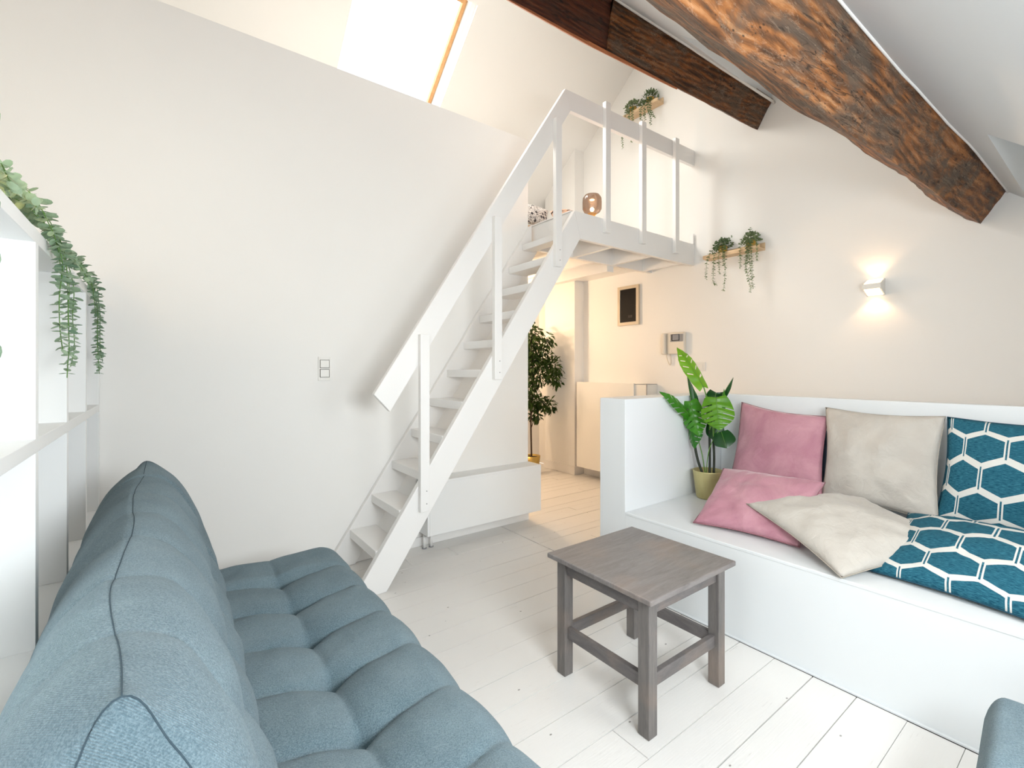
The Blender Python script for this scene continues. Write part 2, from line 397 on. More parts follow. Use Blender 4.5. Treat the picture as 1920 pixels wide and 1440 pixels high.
# chimney pilaster running from the hall floor to the roof
bm = prism([(4.225, 4.30, 0), (4.225, 4.875, 0), (4.225, 4.875, zl(4.875)), (4.225, 4.30, zl(4.30))], (XW-4.225, 0, 0))
obj('wall_pilaster', bm, 'wall', kind='structure')
# baseboards
obj('baseboard_pilaster', box(4.208, XW, 4.285, 4.89, 0, 0.115), 'wood_white', kind='structure', bevel=0.004)
obj('baseboard_back', box(2.0, XW, YB-0.016, YB, 0, 0.115), 'wood_white', kind='structure', bevel=0.004)
obj('baseboard_right', box(XW-0.016, XW, 2.12, 4.285, 0, 0.08), 'wood_white', kind='structure', bevel=0.004)

# roofs
def slab(zf, n, x0, x1, y0, y1, th=0.16, lift=0.0, bm=None):
    n = Vector(n).normalized()
    pts = [Vector((x0, y0, zf(y0))), Vector((x1, y0, zf(y0))), Vector((x1, y1, zf(y1))), Vector((x0, y1, zf(y1)))]
    return prism([p+n*lift for p in pts], n*th, bm)
NL = (0, 0.83, 1); NR = (0, -0.86, 1)
nl = Vector(NL).normalized(); nr = Vector(NR).normalized()
sx0, sx1, sy0, sy1 = 1.283, 2.336, 3.648, 4.62
bm = slab(zl, NL, XL-0.15, sx0, YR, YB+0.1)
slab(zl, NL, sx1, XW+0.15, YR, YB+0.1, bm=bm)
slab(zl, NL, sx0, sx1, YR, sy0, bm=bm); slab(zl, NL, sx0, sx1, sy1, YB+0.1, bm=bm)
obj('ceiling', bm, 'ceiling', kind='structure')
ry0, ry1 = -0.95, -0.18  # slope range of the assumed roof-window openings
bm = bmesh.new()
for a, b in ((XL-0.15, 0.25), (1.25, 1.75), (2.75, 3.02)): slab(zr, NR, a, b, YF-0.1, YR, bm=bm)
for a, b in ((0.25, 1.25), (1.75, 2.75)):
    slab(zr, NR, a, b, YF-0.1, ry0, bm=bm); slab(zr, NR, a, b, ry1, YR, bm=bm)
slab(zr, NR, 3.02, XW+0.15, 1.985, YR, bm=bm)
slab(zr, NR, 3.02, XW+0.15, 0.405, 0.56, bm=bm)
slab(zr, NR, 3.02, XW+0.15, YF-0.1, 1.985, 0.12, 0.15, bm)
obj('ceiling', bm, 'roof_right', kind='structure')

def roof_window(name, zf, n, x0, x1, y0, y1, depth):
    n = Vector(n).normalized()
    w = obj(name, slab(zf, n, x0, x1, y0, y1, 0.004, depth), 'pane', kind='structure')
    def fr(a, b, c, d, nm='frame'): obj(nm, slab(zf, n, a, b, c, d, 0.05, depth-0.04), 'frame_wood', w, bevel=0.003)
    t = 0.038; ty = t*0.77
    fr(x0, x0+t, y0, y1); fr(x1-t, x1, y0, y1); fr(x0+t, x1-t, y0, y0+ty); fr(x0+t, x1-t, y1-ty, y1)
    return w
w1 = roof_window('window_1', zl, NL, sx0-0.12, sx1-0.05, sy0+0.015, sy1+0.06, 0.16)
obj('reveal', slab(zl, NL, sx1-0.048, sx1-0.002, sy0, sy1, 0.13, 0.03), 'wood_white', w1)
roof_window('assumed_window_2', zr, NR, 0.25, 1.25, ry0, ry1, 0.13)  # assumed roof window, added out of view to let in daylight
roof_window('assumed_window_3', zr, NR, 1.75, 2.75, ry0, ry1, 0.13)  # second assumed roof window, also unseen and added for daylight
w4 = obj('assumed_window_4', box(XL-0.09, XL-0.085, wy0, wy1, wz0, wz1), 'pane', kind='structure')  # assumed window, unseen, added for light from the left
for a, b, c, d in ((wy0, wy0+0.06, wz0, wz1), (wy1-0.06, wy1, wz0, wz1), (wy0+0.06, wy1-0.06, wz0, wz0+0.06), (wy0+0.06, wy1-0.06, wz1-0.06, wz1)):
    obj('frame', box(XL-0.12, XL-0.06, a, b, c, d), 'wood_white', w4)

# ------------------------------------------------------------------ roof beams
def beam_mesh(X0, X1, fT, fB, fF, w, seed, nseg=70, amp=0.010):
    """section from roof edge T, outer lower edge B and inner lower edge F, given as Y(X); w(X) depth under the roof"""
    bm = bmesh.new(); rings = []
    ninw = Vector((0, 0.652, -0.758))
    for i in range(nseg+1):
        X = X0 + (X1-X0)*i/nseg; ww = w(X)
        T = Vector((X, fT(X), zr(fT(X)))); 
        yb = fB(X); B = Vector((X, yb, zr(yb) - ww/0.758))
        yf = fF(X); Fp = Vector((X, yf, zr(yf) - ww/0.758)); FT = Fp - ninw*ww
        T2 = T - ninw*0.02; FT2 = FT - ninw*0.02
        ring = []; cs = [T2, B, Fp, FT2]; ctr = sum(cs, Vector())/4
        for k in range(4):
            a, b = cs[k], cs[(k+1) % 4]
            for q in range(7):
                p = a.lerp(b, q/7)
                nn = (p-ctr).normalized()
                d = noise.noise(Vector((X*2.2+seed, p.y*5, p.z*5)))*amp*1.6 + noise.noise(Vector((X*9+seed, p.y*22, p.z*22)))*amp*0.6
                q2 = p + nn*d; q2.x = min(X, XW) if i in (0, nseg) else X
                ring.append(bm.verts.new(q2))
        rings.append(ring)
    n = len(rings[0])
    for i in range(nseg):
        for k in range(n): bm.faces.new((rings[i][k], rings[i][(k+1) % n], rings[i+1][(k+1) % n], rings[i+1][k]))
    bm.faces.new(rings[0]); bm.faces.new(rings[-1][::-1])
    return bm
def interp(tab):
    def f(x):
        if x <= tab[0][0]: return tab[0][1]
        for (a, b), (c, d) in zip(tab[:-1], tab[1:]):
            if x <= c:
                t = (x-a)/(c-a); t = t*t*(3-2*t)*0.4 + t*0.6
                return b+(d-b)*t
        return tab[-1][1]
    return f
nearT = interp([(-1.3, .62), (1.1, .612), (1.82, .601), (2.41, .587), (2.59, .573), (3.02, .554), (3.44, .519), (4.39, .503)])
nearB = interp([(-1.3, .75), (1.1, .735), (1.4, .75), (1.72, .697), (1.96, .69), (2.3, .675), (2.6, .655), (3.0, .668), (3.36, .68), (3.99, .64), (4.39, .622)])
nearF = interp([(-1.3, .93), (1.19, .925), (1.5, .91), (1.7, .86), (2.0, .845), (2.42, .80), (3.0, .78), (3.5, .77), (3.9, .755), (4.2, .735), (4.39, .70)])
nearW = interp([(-1.3, .30), (1.1, .283), (2.3, .28), (2.9, .258), (3.4, .24), (4.39, .224)])
b2 = beam_mesh(-1.3, XW, nearT, nearB, nearF, nearW, 3.1, 150, 0.009)
rb = obj('roof_beam', b2, 'beam_near', smooth=True)
es = rb.modifiers.new('edges', 'EDGE_SPLIT'); es.split_angle = math.radians(38)
tag(rb, 'huge weathered timber roof beam, orange and grey, nearest at upper right', 'beam', 'old roof beams')
fT = interp([(-1.3, 2.66), (2.585, 2.205), (3.354, 2.089), (4.39, 1.958)])
fB = interp([(-1.3, 2.45), (1.7, 2.265), (2.9, 2.25), (3.5, 2.20), (4.33, 2.09), (4.39, 2.085)])
fF = lambda x: fB(x) + 0.13
fW = lambda x: 0.33 - 0.0355*(x-1.7) if x > 1.0 else 0.355
t = thing('roof_beam', 'dark brown timber roof beam higher up, spliced from two lengths', 'beam', (3.5, 2.2, 3.6), 'old roof beams')
obj('beam_length', beam_mesh(2.54, XW, fT, fB, fF, fW, 9.2, 70, 0.007), 'beam_far', t, smooth=True)
obj('beam_length', beam_mesh(-1.3, 2.53, lambda x: fT(x)+0.004, lambda x: fB(x)+0.004, fF, fW, 5.2, 60, 0.005), 'beam_red', t, smooth=True, label='reddish smoother beam length')
bm = bmesh.new()
pts = []
nin = Vector((0, 0.652, -0.758)); al = Vector((0, 0.758, 0.652))
for X, k in ((-1.2, .022), (2.4, .022), (3.33, .012)):
    yb = fB(X); pts.append((Vector((X, yb, zr(yb)-fW(X)/0.758)), k))
vs = []
for p, k in pts: vs.append([bm.verts.new(p+al*0.0), bm.verts.new(p+al*0.0+nin*k), bm.verts.new(p+al*0.09+nin*k), bm.verts.new(p+al*0.09)])
for a, b in zip(vs[:-1], vs[1:]):
    for k in range(4): bm.faces.new((a[k], a[(k+1) % 4], b[(k+1) % 4], b[k]))
bm.faces.new(vs[0]); bm.faces.new(vs[-1][::-1])
obj('lit_underside', bm, 'lit_underside', t, label='thin orange strip standing in for the lit beam underside')  # added strip along the lower edge, drawn for the beam's lit underside
# plaster beads along the beams' roof edges
def bead(name, fY, off, x0, x1, r):
    path = []
    for i in range(25):
        X = x0+(x1-x0)*i/24; yy = fY(X)+off; path.append((X, yy, zr(yy)-r*0.3+noise.noise(Vector((X*5, off, 0)))*0.003))
    obj(name, tube(path, r, seg=8), 'ceiling', kind='structure', smooth=True)
bead('trim_1', fT, -0.022, 2.0, XW, 0.011)
bead('trim_2', nearT, -0.010, 0.8, XW, 0.006)

# ------------------------------------------------------------------ loft platform
lp = thing('loft_platform', 'white timber sleeping loft platform above the hall with joists showing underneath', 'platform', (3.5, 2.72, 2.42))
obj('deck', box(2.69, XW, 2.765, YB, 2.615, 2.64), 'wood_white', lp, bevel=0.003)
obj('deck', box(XL, 2.69, YP+0.10, YB, 2.615, 2.64), 'wood_white', lp)
obj('ceiling_board', box(2.70, XW, 2.765, YB, 2.60, 2.612), 'wood_white', lp)
fas = prism([(2.675, 2.72, 2.64), (2.742, 2.72, 2.42), (XW, 2.72, 2.42), (XW, 2.72, 2.64)], (0, 0.042, 0))
obj('fascia', fas, 'wood_white', lp, bevel=0.004)
obj('edge_board', box(2.675, 2.71, 2.763, YP-0.002, 2.43, 2.64), 'wood_white', lp, bevel=0.003)
obj('deck_lip', box(2.668, 2.72, 2.764, YP-0.001, 2.641, 2.652), 'wood_white', lp, bevel=0.002)
for x in (3.185, 3.745, 4.245):
    obj('joist', box(x-0.02, x+0.02, 2.763, 3.245, 2.43, 2.60), 'wood_white', lp, bevel=0.002)
obj('cross_joist', box(2.712, XW, 3.245, 3.285, 2.43, 2.60), 'wood_white', lp, bevel=0.002)
for x in (2.95, 3.55):
    obj('joist', box(x-0.02, x+0.02, 3.287, YB-0.02, 2.45, 2.60), 'wood_white', lp, bevel=0.002)
obj('main_beam', box(3.70, 3.80, 3.287, YB-0.02, 2.37, 2.60), 'wood_white', lp, bevel=0.003)
obj('ledger', box(4.22, XW, 3.287, 4.285, 2.49, 2.60), 'wood_white', lp, bevel=0.003)
# rail of the loft
lr = thing('loft_railing', 'white board railing with square uprights along the loft edge', 'railing', (3.5, 2.70, 2.64))
obj('top_rail', prism([(2.569, 2.72, 3.589), (2.628, 2.72, 3.432), (XW, 2.72, 3.448), (XW, 2.72, 3.604)], (0, 0.038, 0)), 'wood_white', lr, bevel=0.003)
for x, zt, zb in ((3.035, 3.625, 2.515), (3.52, 3.615, 2.50), (4.035, 3.615, 2.49)):
    obj('baluster', box(x-0.031, x+0.031, 2.682, 2.7195, zb, zt), 'wood_white', lr, bevel=0.003)
obj('end_block', box(4.358, 4.372, 2.715, 2.76, 2.641, 2.745), 'wood_white', lr, bevel=0.002)

# ------------------------------------------------------------------ staircase
st = thing('staircase', 'steep white open-tread wooden staircase rising to the loft', 'stairs', (1.0, 3.0, 0))
def sx_up(z): return 0.88 + z/1.47
def sx_lo(z): return 1.089 + z/1.469
st_out = [(sx_up(0), 2.72, 0), (sx_lo(0), 2.72, 0), (sx_lo(2.415), 2.72, 2.415), (2.741, 2.72, 2.421), (2.674, 2.72, 2.64)]
obj('stringer', prism(st_out, (0, 0.042, 0)), 'wood_white', st, bevel=0.004)
st_in = [(0.865, 3.245, 0), (1.075, 3.245, 0), (1.075+2.42/1.47, 3.245, 2.42), (2.655, 3.245, 2.42), (2.655, 3.245, 2.64), (0.865+2.64/1.485, 3.245, 2.64)]
obj('stringer', prism(st_in, (0, 0.0395, 0)), 'wood_white', st, bevel=0.004)
for k in range(10):
    x = 1.035 + 0.1513*k; z = 0.247 + 0.2207*k
    obj('tread', box(x, x+0.185, 2.763, 3.2445, z-0.058, z), 'wood_white', st, bevel=0.004)
obj('tread', box(2.545, 2.665, 2.763, 3.2445, 2.40, 2.452), 'wood_white', st, bevel=0.004)
obj('handrail', prism([(1.01, 2.72, 1.201), (1.112, 2.72, 1.092), (2.630, 2.72, 3.432), (2.571, 2.72, 3.589)], (0, 0.038, 0)), 'wood_white', st, bevel=0.004)
for x, zb, zt in ((1.327, .452, 1.572), (1.893, 1.280, 2.428), (2.468, 2.152, 3.305)):
    b = obj('baluster', box(x-0.031, x+0.031, 2.682, 2.7195, zb, zt), 'wood_white', st, bevel=0.003)
    for zz in (zb+0.05, zb+0.13):
        bm = bmesh.new(); bmesh.ops.create_cone(bm, cap_ends=True, segments=8, radius1=0.004, radius2=0.004, depth=0.002,
            matrix=Matrix.Translation((x+0.01, 2.6815, zz)) @ Matrix.Rotation(PI/2, 4, 'X'))
        obj('screw', bm, 'grey_trim', b)

# ------------------------------------------------------------------ radiator cover box under the stairs
rc = thing('radiator_cover', 'long white boxed-in radiator cover on the wall beneath the stairs', 'cover', (2.1, 3.2, 0.12))
obj('front_panel', box(1.575, 2.645, 3.106, 3.124, 0.122, 0.505), 'laminate', rc, bevel=0.002)
obj('side_panel', box(1.555, 1.5745, 3.106, YP-0.001, 0.122, 0.505), 'laminate', rc, bevel=0.002)
obj('side_panel', box(2.627, 2.645, 3.1245, YP-0.001, 0.122, 0.505), 'laminate', rc, bevel=0.002)
obj('top_panel', box(1.555, 2.645, 3.106, YP-0.001, 0.505, 0.522), 'laminate', rc, bevel=0.002)
obj('bottom_panel', box(1.60, 2.62, 3.13, YP-0.001, 0.122, 0.136), 'laminate', rc)
for x in (1.583, 1.64):
    bm = lathe([(0.011, 0.0), (0.011, 0.121)], (x, 3.215, 0), seg=12)
    p = obj('pipe', bm, 'wood_white', rc, smooth=True)
    obj('collar', lathe([(0.018, 0.0), (0.018, 0.006)], (x, 3.215, 0), seg=12), 'grey_trim', p)
obj('baseboard_stair', box(1.09, 2.642, YP-0.014, YP, 0, 0.07), 'wood_white', kind='structure', bevel=0.003)

# ------------------------------------------------------------------ built-in bench
be = thing('built_in_bench', 'deep white built-in bench with raised arm wall and tall back', 'bench', (2.9, 0.8, 0))
obj('base', box(2.309, 3.43, -0.85, 1.904, 0, 0.445), 'bench', be)
obj('seat', box(2.307, 3.43, -0.85, 1.904, 0.4452, 0.462), 'bench', be, bevel=0.003)
obj('arm_wall', box(2.31, 3.52, 1.905, 2.115, 0, 1.165), 'bench', be, bevel=0.004)
obj('backrest', box(3.431, 3.52, -0.85, 1.904, 0, 1.165), 'bench', be, bevel=0.004)
obj('base_strip', box(2.294, 2.3085, -0.85, 2.115, 0, 0.006), 'bench', be)

# ------------------------------------------------------------------ cushions
def cushion(name, label, mat, c, thick, size=0.56, pinch=0.035, n=30, seed=0.0, group=None, piping=None, wr=0.010, flat=False, sag=0.0):
    """c = four corners in order (0,0) (1,0) (1,1) (0,1)"""
    c = [Vector(v) for v in c]; bm = bmesh.new(); uvl = bm.loops.layers.uv.new('UVMap')
    nrm = ((c[2]-c[0]).cross(c[3]-c[1])).normalized(); ctr = sum(c, Vector())/4
    if nrm.dot(Vector((0, 0, 1.35))-ctr) < 0: nrm = -nrm
    def pos(u, v):
        uu = u + pinch*2.2*(0.5-u)*2*math.sin(PI*v)*(abs(u-0.5)*2)**2*0.5
        vv = v + pinch*2.2*(0.5-v)*2*math.sin(PI*u)*(abs(v-0.5)*2)**2*0.5
        return (c[0]*(1-uu)+c[1]*uu)*(1-vv) + (c[3]*(1-uu)+c[2]*uu)*vv
    grid = {}
    for side in (1, -1):
        for i in range(n+1):
            for j in range(n+1):
                if side == -1 and (i in (0, n) or j in (0, n)): grid[side, i, j] = grid[1, i, j]; continue
                u, v = i/n, j/n
                u = 0.5-0.5*math.cos(PI*u)*(0.35)-0.5*0.65*(1-2*u); v = 0.5-0.5*math.cos(PI*v)*(0.35)-0.5*0.65*(1-2*v)
                p = pos(u, v); e = max(0.0, math.sin(PI*u)*math.sin(PI*v))
                t = thick*0.5*e**0.42
                if side == -1 and flat: t *= 0.35
                elif flat: t *= 1.35
                edge = max(abs(u-.5), abs(v-.5))*2
                q = Vector((u*4+seed, v*4, seed+side))
                t += (noise.noise(q*1.3)*wr*2.0 + noise.noise(q*3.7)*wr)*e**0.5
                # radial tucks running in from the corners and edges
                t += wr*0.9*math.sin(edge*9+noise.noise(q*2)*7)*max(0, edge-0.55)*1.2*e**0.5
                for (cu, cv) in ((0, 0), (1, 0), (1, 1), (0, 1)):
                    du, dv = u-cu, v-cv; rr = math.hypot(du, dv); an = math.atan2(abs(dv), abs(du))
                    t += wr*0.75*math.sin(an*(9+3*cu)+seed*3+cu+2*cv)*math.exp(-(rr/0.34)**2)*min(1, rr/0.12)*e**0.4
                p = p + nrm*t*side
                if e < 1e-6: p = p + nrm*noise.noise(Vector((u*7+seed, v*7, 0)))*0.008
                p.z -= sag*e
                grid[side, i, j] = bm.verts.new(p)
    for side in (1, -1):
        for i in range(n):
            for j in range(n):
                f = bm.faces.new((grid[side, i, j], grid[side, i+1, j], grid[side, i+1, j+1], grid[side, i, j+1]))
                for lo, (a, b) in zip(f.loops, ((i, j), (i+1, j), (i+1, j+1), (i, j+1))): lo[uvl].uv = (a/n*size+seed*0.013, b/n*size)
    o = obj(name, bm, mat, smooth=True); tag(o, label, 'cushion', group)
    if piping:
        path = [pos(k/12, 0) for k in range(12)] + [pos(1, k/12) for k in range(12)] + [pos(1-k/12, 1) for k in range(12)] + [pos(0, 1-k/12) for k in range(13)]
        obj('piping', tube(path, 0.0028, seg=5), piping, o, smooth=True)
    return o
M['pink_pipe'] = paint('pink_seam', (160, 108, 118), 0.9); M['beige_pipe'] = paint('beige_seam', (172, 164, 152), 0.9); M['teal_pipe'] = paint('teal_seam', (24, 72, 92), 0.9)
G = 'cushions on the built-in bench'
cushion('cushion', 'slate blue cushion mostly hidden behind the upright pink and beige ones', 'slate', [(3.33, 1.40, .48), (3.33, .88, .48), (3.385, .88, .98), (3.385, 1.40, .98)], .07, seed=9, group=G, n=16)
cushion('cushion', 'dusty pink velvet cushion standing upright beside the potted monstera', 'pink', [(3.12, 1.70, .475), (3.12, 1.10, .475), (3.345, 1.155, 1.055), (3.345, 1.70, 1.115)], .15, seed=1, group=G, piping='pink_pipe')
cushion('cushion', 'oatmeal beige cushion standing upright between pink and teal', 'beige', [(3.17, 1.13, .575), (3.17, .60, .565), (3.345, .605, 1.10), (3.345, 1.168, 1.112)], .17, seed=2, group=G, piping='beige_pipe')
cushion('cushion', 'teal and white hexagon cushion standing upright against the bench back', 'hex', [(3.19, .63, .55), (3.19, .02, .55), (3.345, .00, 1.10), (3.345, .598, 1.098)], .16, seed=3, group=G, piping='teal_pipe', wr=0.006)
cushion('cushion', 'dusty pink velvet cushion lying flat in front of the pot', 'pink', [(2.43, 1.515, .475), (2.51, .99, .475), (2.93, 1.025, .725), (2.93, 1.61, .705)], .13, seed=4, group=G, piping='pink_pipe', flat=True)
cushion('cushion', 'oatmeal beige cushion lying diagonally with one corner over the seat edge', 'beige', [(2.57, 1.28, .612), (2.275, .735, .478), (2.87, .44, .54), (3.13, .98, .63)], .15, seed=5, group=G, piping='beige_pipe', wr=0.013, flat=True)
cushion('cushion', 'teal and white hexagon cushion lying flat at the right end', 'hex', [(2.465, .70, .475), (2.375, .08, .475), (3.02, .06, .63), (3.08, .70, .61)], .15, size=.60, seed=6, group=G, piping='teal_pipe', wr=0.007, flat=True)

# ------------------------------------------------------------------ stool
so = thing('stool', 'square grey-stained wooden stool with low stretchers in the middle of the floor', 'stool', (1.64, 1.28, 0))
X0, X1, Y0, Y1, L, HT = 1.412, 1.936, 1.056, 1.548, 0.050, 0.530
for x in (X0, X1-L):
    for yy in (Y0, Y1-L):
        obj('leg', box(x, x+L, yy, yy+L, 0, HT-0.022), 'stool_leg', so, bevel=0.003)
obj('top', box(X0-0.032, X1+0.032, Y0-0.032, Y1+0.032, HT-0.0215, HT), 'stool_top', so, bevel=0.005)
za, zb = HT-0.085, HT-0.0225
for yy in (Y0+0.012, Y1-L+0.016): obj('apron', box(X0+L, X1-L, yy, yy+0.02, za, zb), 'stool_rail', so, bevel=0.002)
for x in (X0+0.012, X1-L+0.016): obj('apron', box(x, x+0.02, Y0+L, Y1-L, za, zb), 'stool_rail', so, bevel=0.002)
zc, zd = 0.165, 0.215
for yy in (Y0+0.018, Y1-L+0.010): obj('stretcher', box(X0+L, X1-L, yy, yy+0.022, zc, zd), 'stool_rail', so, bevel=0.002)
for x in (X0+0.016, X1-L+0.012):
    s_ = obj('stretcher', box(x, x+0.022, Y0+L, Y1-L, zc, zd), 'stool_rail', so, bevel=0.002)
    for yy in (Y0+L+0.03, Y1-L-0.04):
        bm = bmesh.new(); bmesh.ops.create_cone(bm, cap_ends=True, segments=10, radius1=0.005, radius2=0.005, depth=0.002, matrix=Matrix.Translation((x+0.0228, yy, 0.158)) @ Matrix.Rotation(PI/2, 4, 'Y'))
        obj('bolt_hole', bm, 'black', s_)

# ------------------------------------------------------------------ sofas
PITCH = 0.257
def tuftf(y, y0): return abs(math.sin(PI*(y-y0)/PITCH))
def sofa_seat(x0, x1, xm, y0, y1, ytuft, ztop, seed, nx=54, ny=220, R=0.11, E=0.09):
    bm = bmesh.new(); rows = []
    # profile parameter around: bottom-back -> top -> front -> bottom
    prof = []
    prof.append((x0, ztop-0.20, 0)); prof.append((x0, ztop-0.10, 0))
    for k in range(nx+1):
        prof.append((x0+(x1-R-x0)*k/nx, ztop, 1))
    for k in range(1, 13):
        a = PI/2*k/12*1.15; prof.append((x1-R+R*math.sin(a), ztop-R+R*math.cos(a), 1.0-k/12*0.75))
    prof.append((x1-0.02, ztop-0.20, 0)); prof.append((x1-0.06, ztop-0.225, 0)); prof.append((x0+0.04, ztop-0.225, 0))
    for j in range(ny+1):
        y = y0+(y1-y0)*j/ny; de = min(y-y0, y1-y)
        rnd = 1.0 if de > E else math.sqrt(max(0, 1-((E-de)/E)**2))
        row = []
        for (x, z, wgt) in prof:
            yy = y; dx = abs(x-xm)
            yb = y + 0.012*math.sin((x-xm)*9+seed)
            cy = tuftf(yb, ytuft); 
            if de < PITCH*0.9 and (y - ytuft) > 0: cy = max(cy, 0.0)
            inside = (ytuft - y > -0.02) and (y > y0+0.10)
            cyv = cy if inside else 1.0
            if not inside: cyv = min(1.0, max(cy, abs(y-ytuft)/0.05)) if y > ytuft else 1.0
            wx = max(0.22, 1.0-dx/0.36)
            crease = (1-cyv**0.40)*0.060*wx
            near = (x1-x)
            mid = (1-min(1.0, dx/0.11)**0.5)*0.034*min(1, de/0.2)
            q = Vector((x*6+seed, y*6, 0)); nz = noise.noise(q)*0.006 + noise.noise(q*2.6)*0.003
            k = round((y-ytuft)/PITCH); ty = ytuft+k*PITCH
            rr = math.hypot(x-xm, y-ty); pit = 0.030*math.exp(-(rr/0.028)**2) if (y0+0.12 < ty < y1-0.12) else 0
            backdip = 0.05*max(0, 1-(x-x0)/0.08)**2
            d = (-(crease+mid+pit) + nz + 0.022)*wgt - backdip*wgt
            zz = (z-(ztop-0.225))*(0.35+0.65*rnd) + (ztop-0.225)
            # front face gets scalloped horizontally
            fx = 0.0
            if x > x1-R and wgt > 0: fx = -(1-cyv**0.6)*0.020*(1-wgt+0.4)
            xs = x + fx
            if de < E: xs = xs if abs(xs-(x0+x1)/2) < 1e-6 else ( (x0+x1)/2 + (xs-(x0+x1)/2)*(0.93+0.07*rnd))
            row.append(bm.verts.new((xs, yy, zz + d)))
        rows.append(row)
    n = len(prof)
    for j in range(ny):
        for k in range(n): bm.faces.new((rows[j][k], rows[j][(k+1) % n], rows[j+1][(k+1) % n], rows[j+1][k]))
    bm.faces.new(rows[0]); bm.faces.new(rows[-1][::-1])
    return bm
def sofa_back(y0, y1, ytuft, pts, ztuft, seed, ny=230):
    """pts: profile (x,z) from the front bottom over the ridge to the back bottom; ridge index marked by the highest z"""
    path = smoothpath([(x, 0, z) for x, z in pts], 9); n = len(path); ridge = max(range(n), key=lambda i: path[i].z)
    bm = bmesh.new(); rows = []; seam = []
    cx = sum(p.x for p in path)/n; cz = 0.62
    for j in range(ny+1):
        y = y0+(y1-y0)*j/ny; de = min(y-y0, y1-y)
        rnd = 1.0 if de > 0.10 else math.sqrt(max(0, 1-((0.10-de)/0.10)**2))
        row = []
        for i, p in enumerate(path):
            a = path[max(0, i-1)]; b = path[min(n-1, i+1)]; tg = (b-a).normalized(); nn = Vector((tg.z, 0, -tg.x))
            if nn.dot(p-Vector((cx, 0, cz))) < 0: nn = -nn
            front = 1.0 if i < ridge else 0.0
            s_ = (i-ridge)/(n-1)
            inside = y0+0.12 < y < y1-0.12
            cy = tuftf(y + 0.01*math.sin(p.z*14+seed), ytuft); cyv = cy if inside else min(1, cy+0.5) if y > ytuft or y < y0+0.12 else cy
            if y > ytuft+0.02: cyv = 1.0
            if y < y0+0.13: cyv = 1.0
            d = 0
            if i < ridge:
                t = i/ridge
                dz = abs(p.z-ztuft); wz = max(0.22, 1-dz/0.34) * (1 if t < 0.93 else (1-t)/0.07*0.6+0.4)
                d -= (1-cyv**0.55)*0.048*wz
                d -= (1-min(1, dz/0.12)**0.6)*0.030*min(1, de/0.2)
            else:
                t = (i-ridge)/(n-1-ridge)
                d -= (1-cyv**0.5)*0.010*max(0.0, 1-t*1.6)
                d += 0.012*math.sin(PI*t)
            q = Vector((p.x*5+seed, y*5, p.z*5)); d += noise.noise(q)*0.007 + noise.noise(q*2.7)*0.003
            # ends: the body tucks in but the ridge corner stays sharp
            hk = 1.0
            if de < 0.10:
                keep = math.exp(-(abs(i-ridge)/5.0)**2)
                lo = 0.62 if y < (y0+y1)/2 else 0.92
                sc_ = lo+(1-lo)*rnd; sc_ = sc_*(1-keep)+keep*1.0
                px = cx+(p.x-cx)*sc_; pz = 0.30+(p.z-0.30)*(sc_*0.12+0.88)
            else: px, pz = p.x, p.z
            # the ridge rises at both corners and waves at the stitched rows
            if abs(i-ridge) < 8:
                wr_ = math.exp(-(abs(i-ridge)/4.0)**2)
                pz += wr_*(0.020*math.exp(-de/0.10)) + wr_*noise.noise(Vector((y*3, seed, 2)))*0.010
                px += wr_*(noise.noise(Vector((y*2.3, seed, 7)))*0.022 - 0.030*math.sin(PI*min(1, max(0, (y-y0)/(y1-y0)))))
            dd = d if de > 0.05 else d*de/0.05
            v = Vector((px, y, pz)) + nn*dd
            row.append(bm.verts.new(v))
            if i == ridge: seam.append(v + Vector((0, 0, 0.0006)))
        rows.append(row)
    for j in range(ny):
        for k in range(n-1): bm.faces.new((rows[j][k], rows[j][k+1], rows[j+1][k+1], rows[j+1][k]))
        bm.faces.new((rows[j][n-1], rows[j][0], rows[j+1][0], rows[j+1][n-1]))
    # domed end panels
    loops = []
    for rw, sg in ((rows[0], -1), (rows[-1], 1)):
        prev = rw; c = sum((v.co for v in rw), Vector())/n
        loops.append([v.co.copy() for v in rw])
        for st_ in (0.85, 0.6, 0.3):
            ring = [bm.verts.new(c + (v.co-c)*st_ + Vector((0, sg*0.035*(1-st_**2), 0))) for v in rw]
            for k in range(n): bm.faces.new((prev[k], prev[(k+1) % n], ring[(k+1) % n], ring[k]))
            prev = ring
        bm.faces.new(prev)
    return bm, seam, loops
ss = thing('sofa', 'blue grey tufted fabric sofa bed at lower left in front of the bookcase', 'sofa', (0.25, 1.5, 0))
obj('seat', sofa_seat(0.10, 0.735, 0.40, 0.62, 2.50, 2.205, 0.445, 1.3), 'sofa', ss, smooth=True)
bmb, seam, loops = sofa_back(0.70, 2.43, 2.20, [(0.115, 0.30), (0.175, 0.42), (0.19, 0.52), (0.155, 0.66), (0.105, 0.80), (0.04, 0.91), (-0.035, 0.955), (-0.112, 0.928), (-0.182, 0.83), (-0.208, 0.68), (-0.212, 0.50), (-0.20, 0.34), (-0.10, 0.28)], 0.68, 4.2)
bk = obj('backrest', bmb, 'sofa', ss, smooth=True)
obj('seam', tube(seam[::2], 0.0009, seg=5), 'seam', bk, smooth=True, label='dark stitched seam')
for lp_ in loops: obj('seam', tube([v for v in lp_[2:-2]], 0.0011, seg=5), 'seam', bk, smooth=True, label='dark stitched seam')
obj('frame', box(-0.14, 0.68, 0.72, 2.38, 0.16, 0.235), 'black', ss, bevel=0.004)
for x in (-0.08, 0.60):
    for yy in (0.82, 2.28): obj('leg', lathe([(0.016, 0), (0.024, 0.16)], (x, yy, 0), seg=12), 'stool_leg', ss, smooth=True)
s2 = thing('sofa', 'corner of a second blue grey upholstered seat at lower right before the bench', 'sofa', (1.65, -0.4, 0))
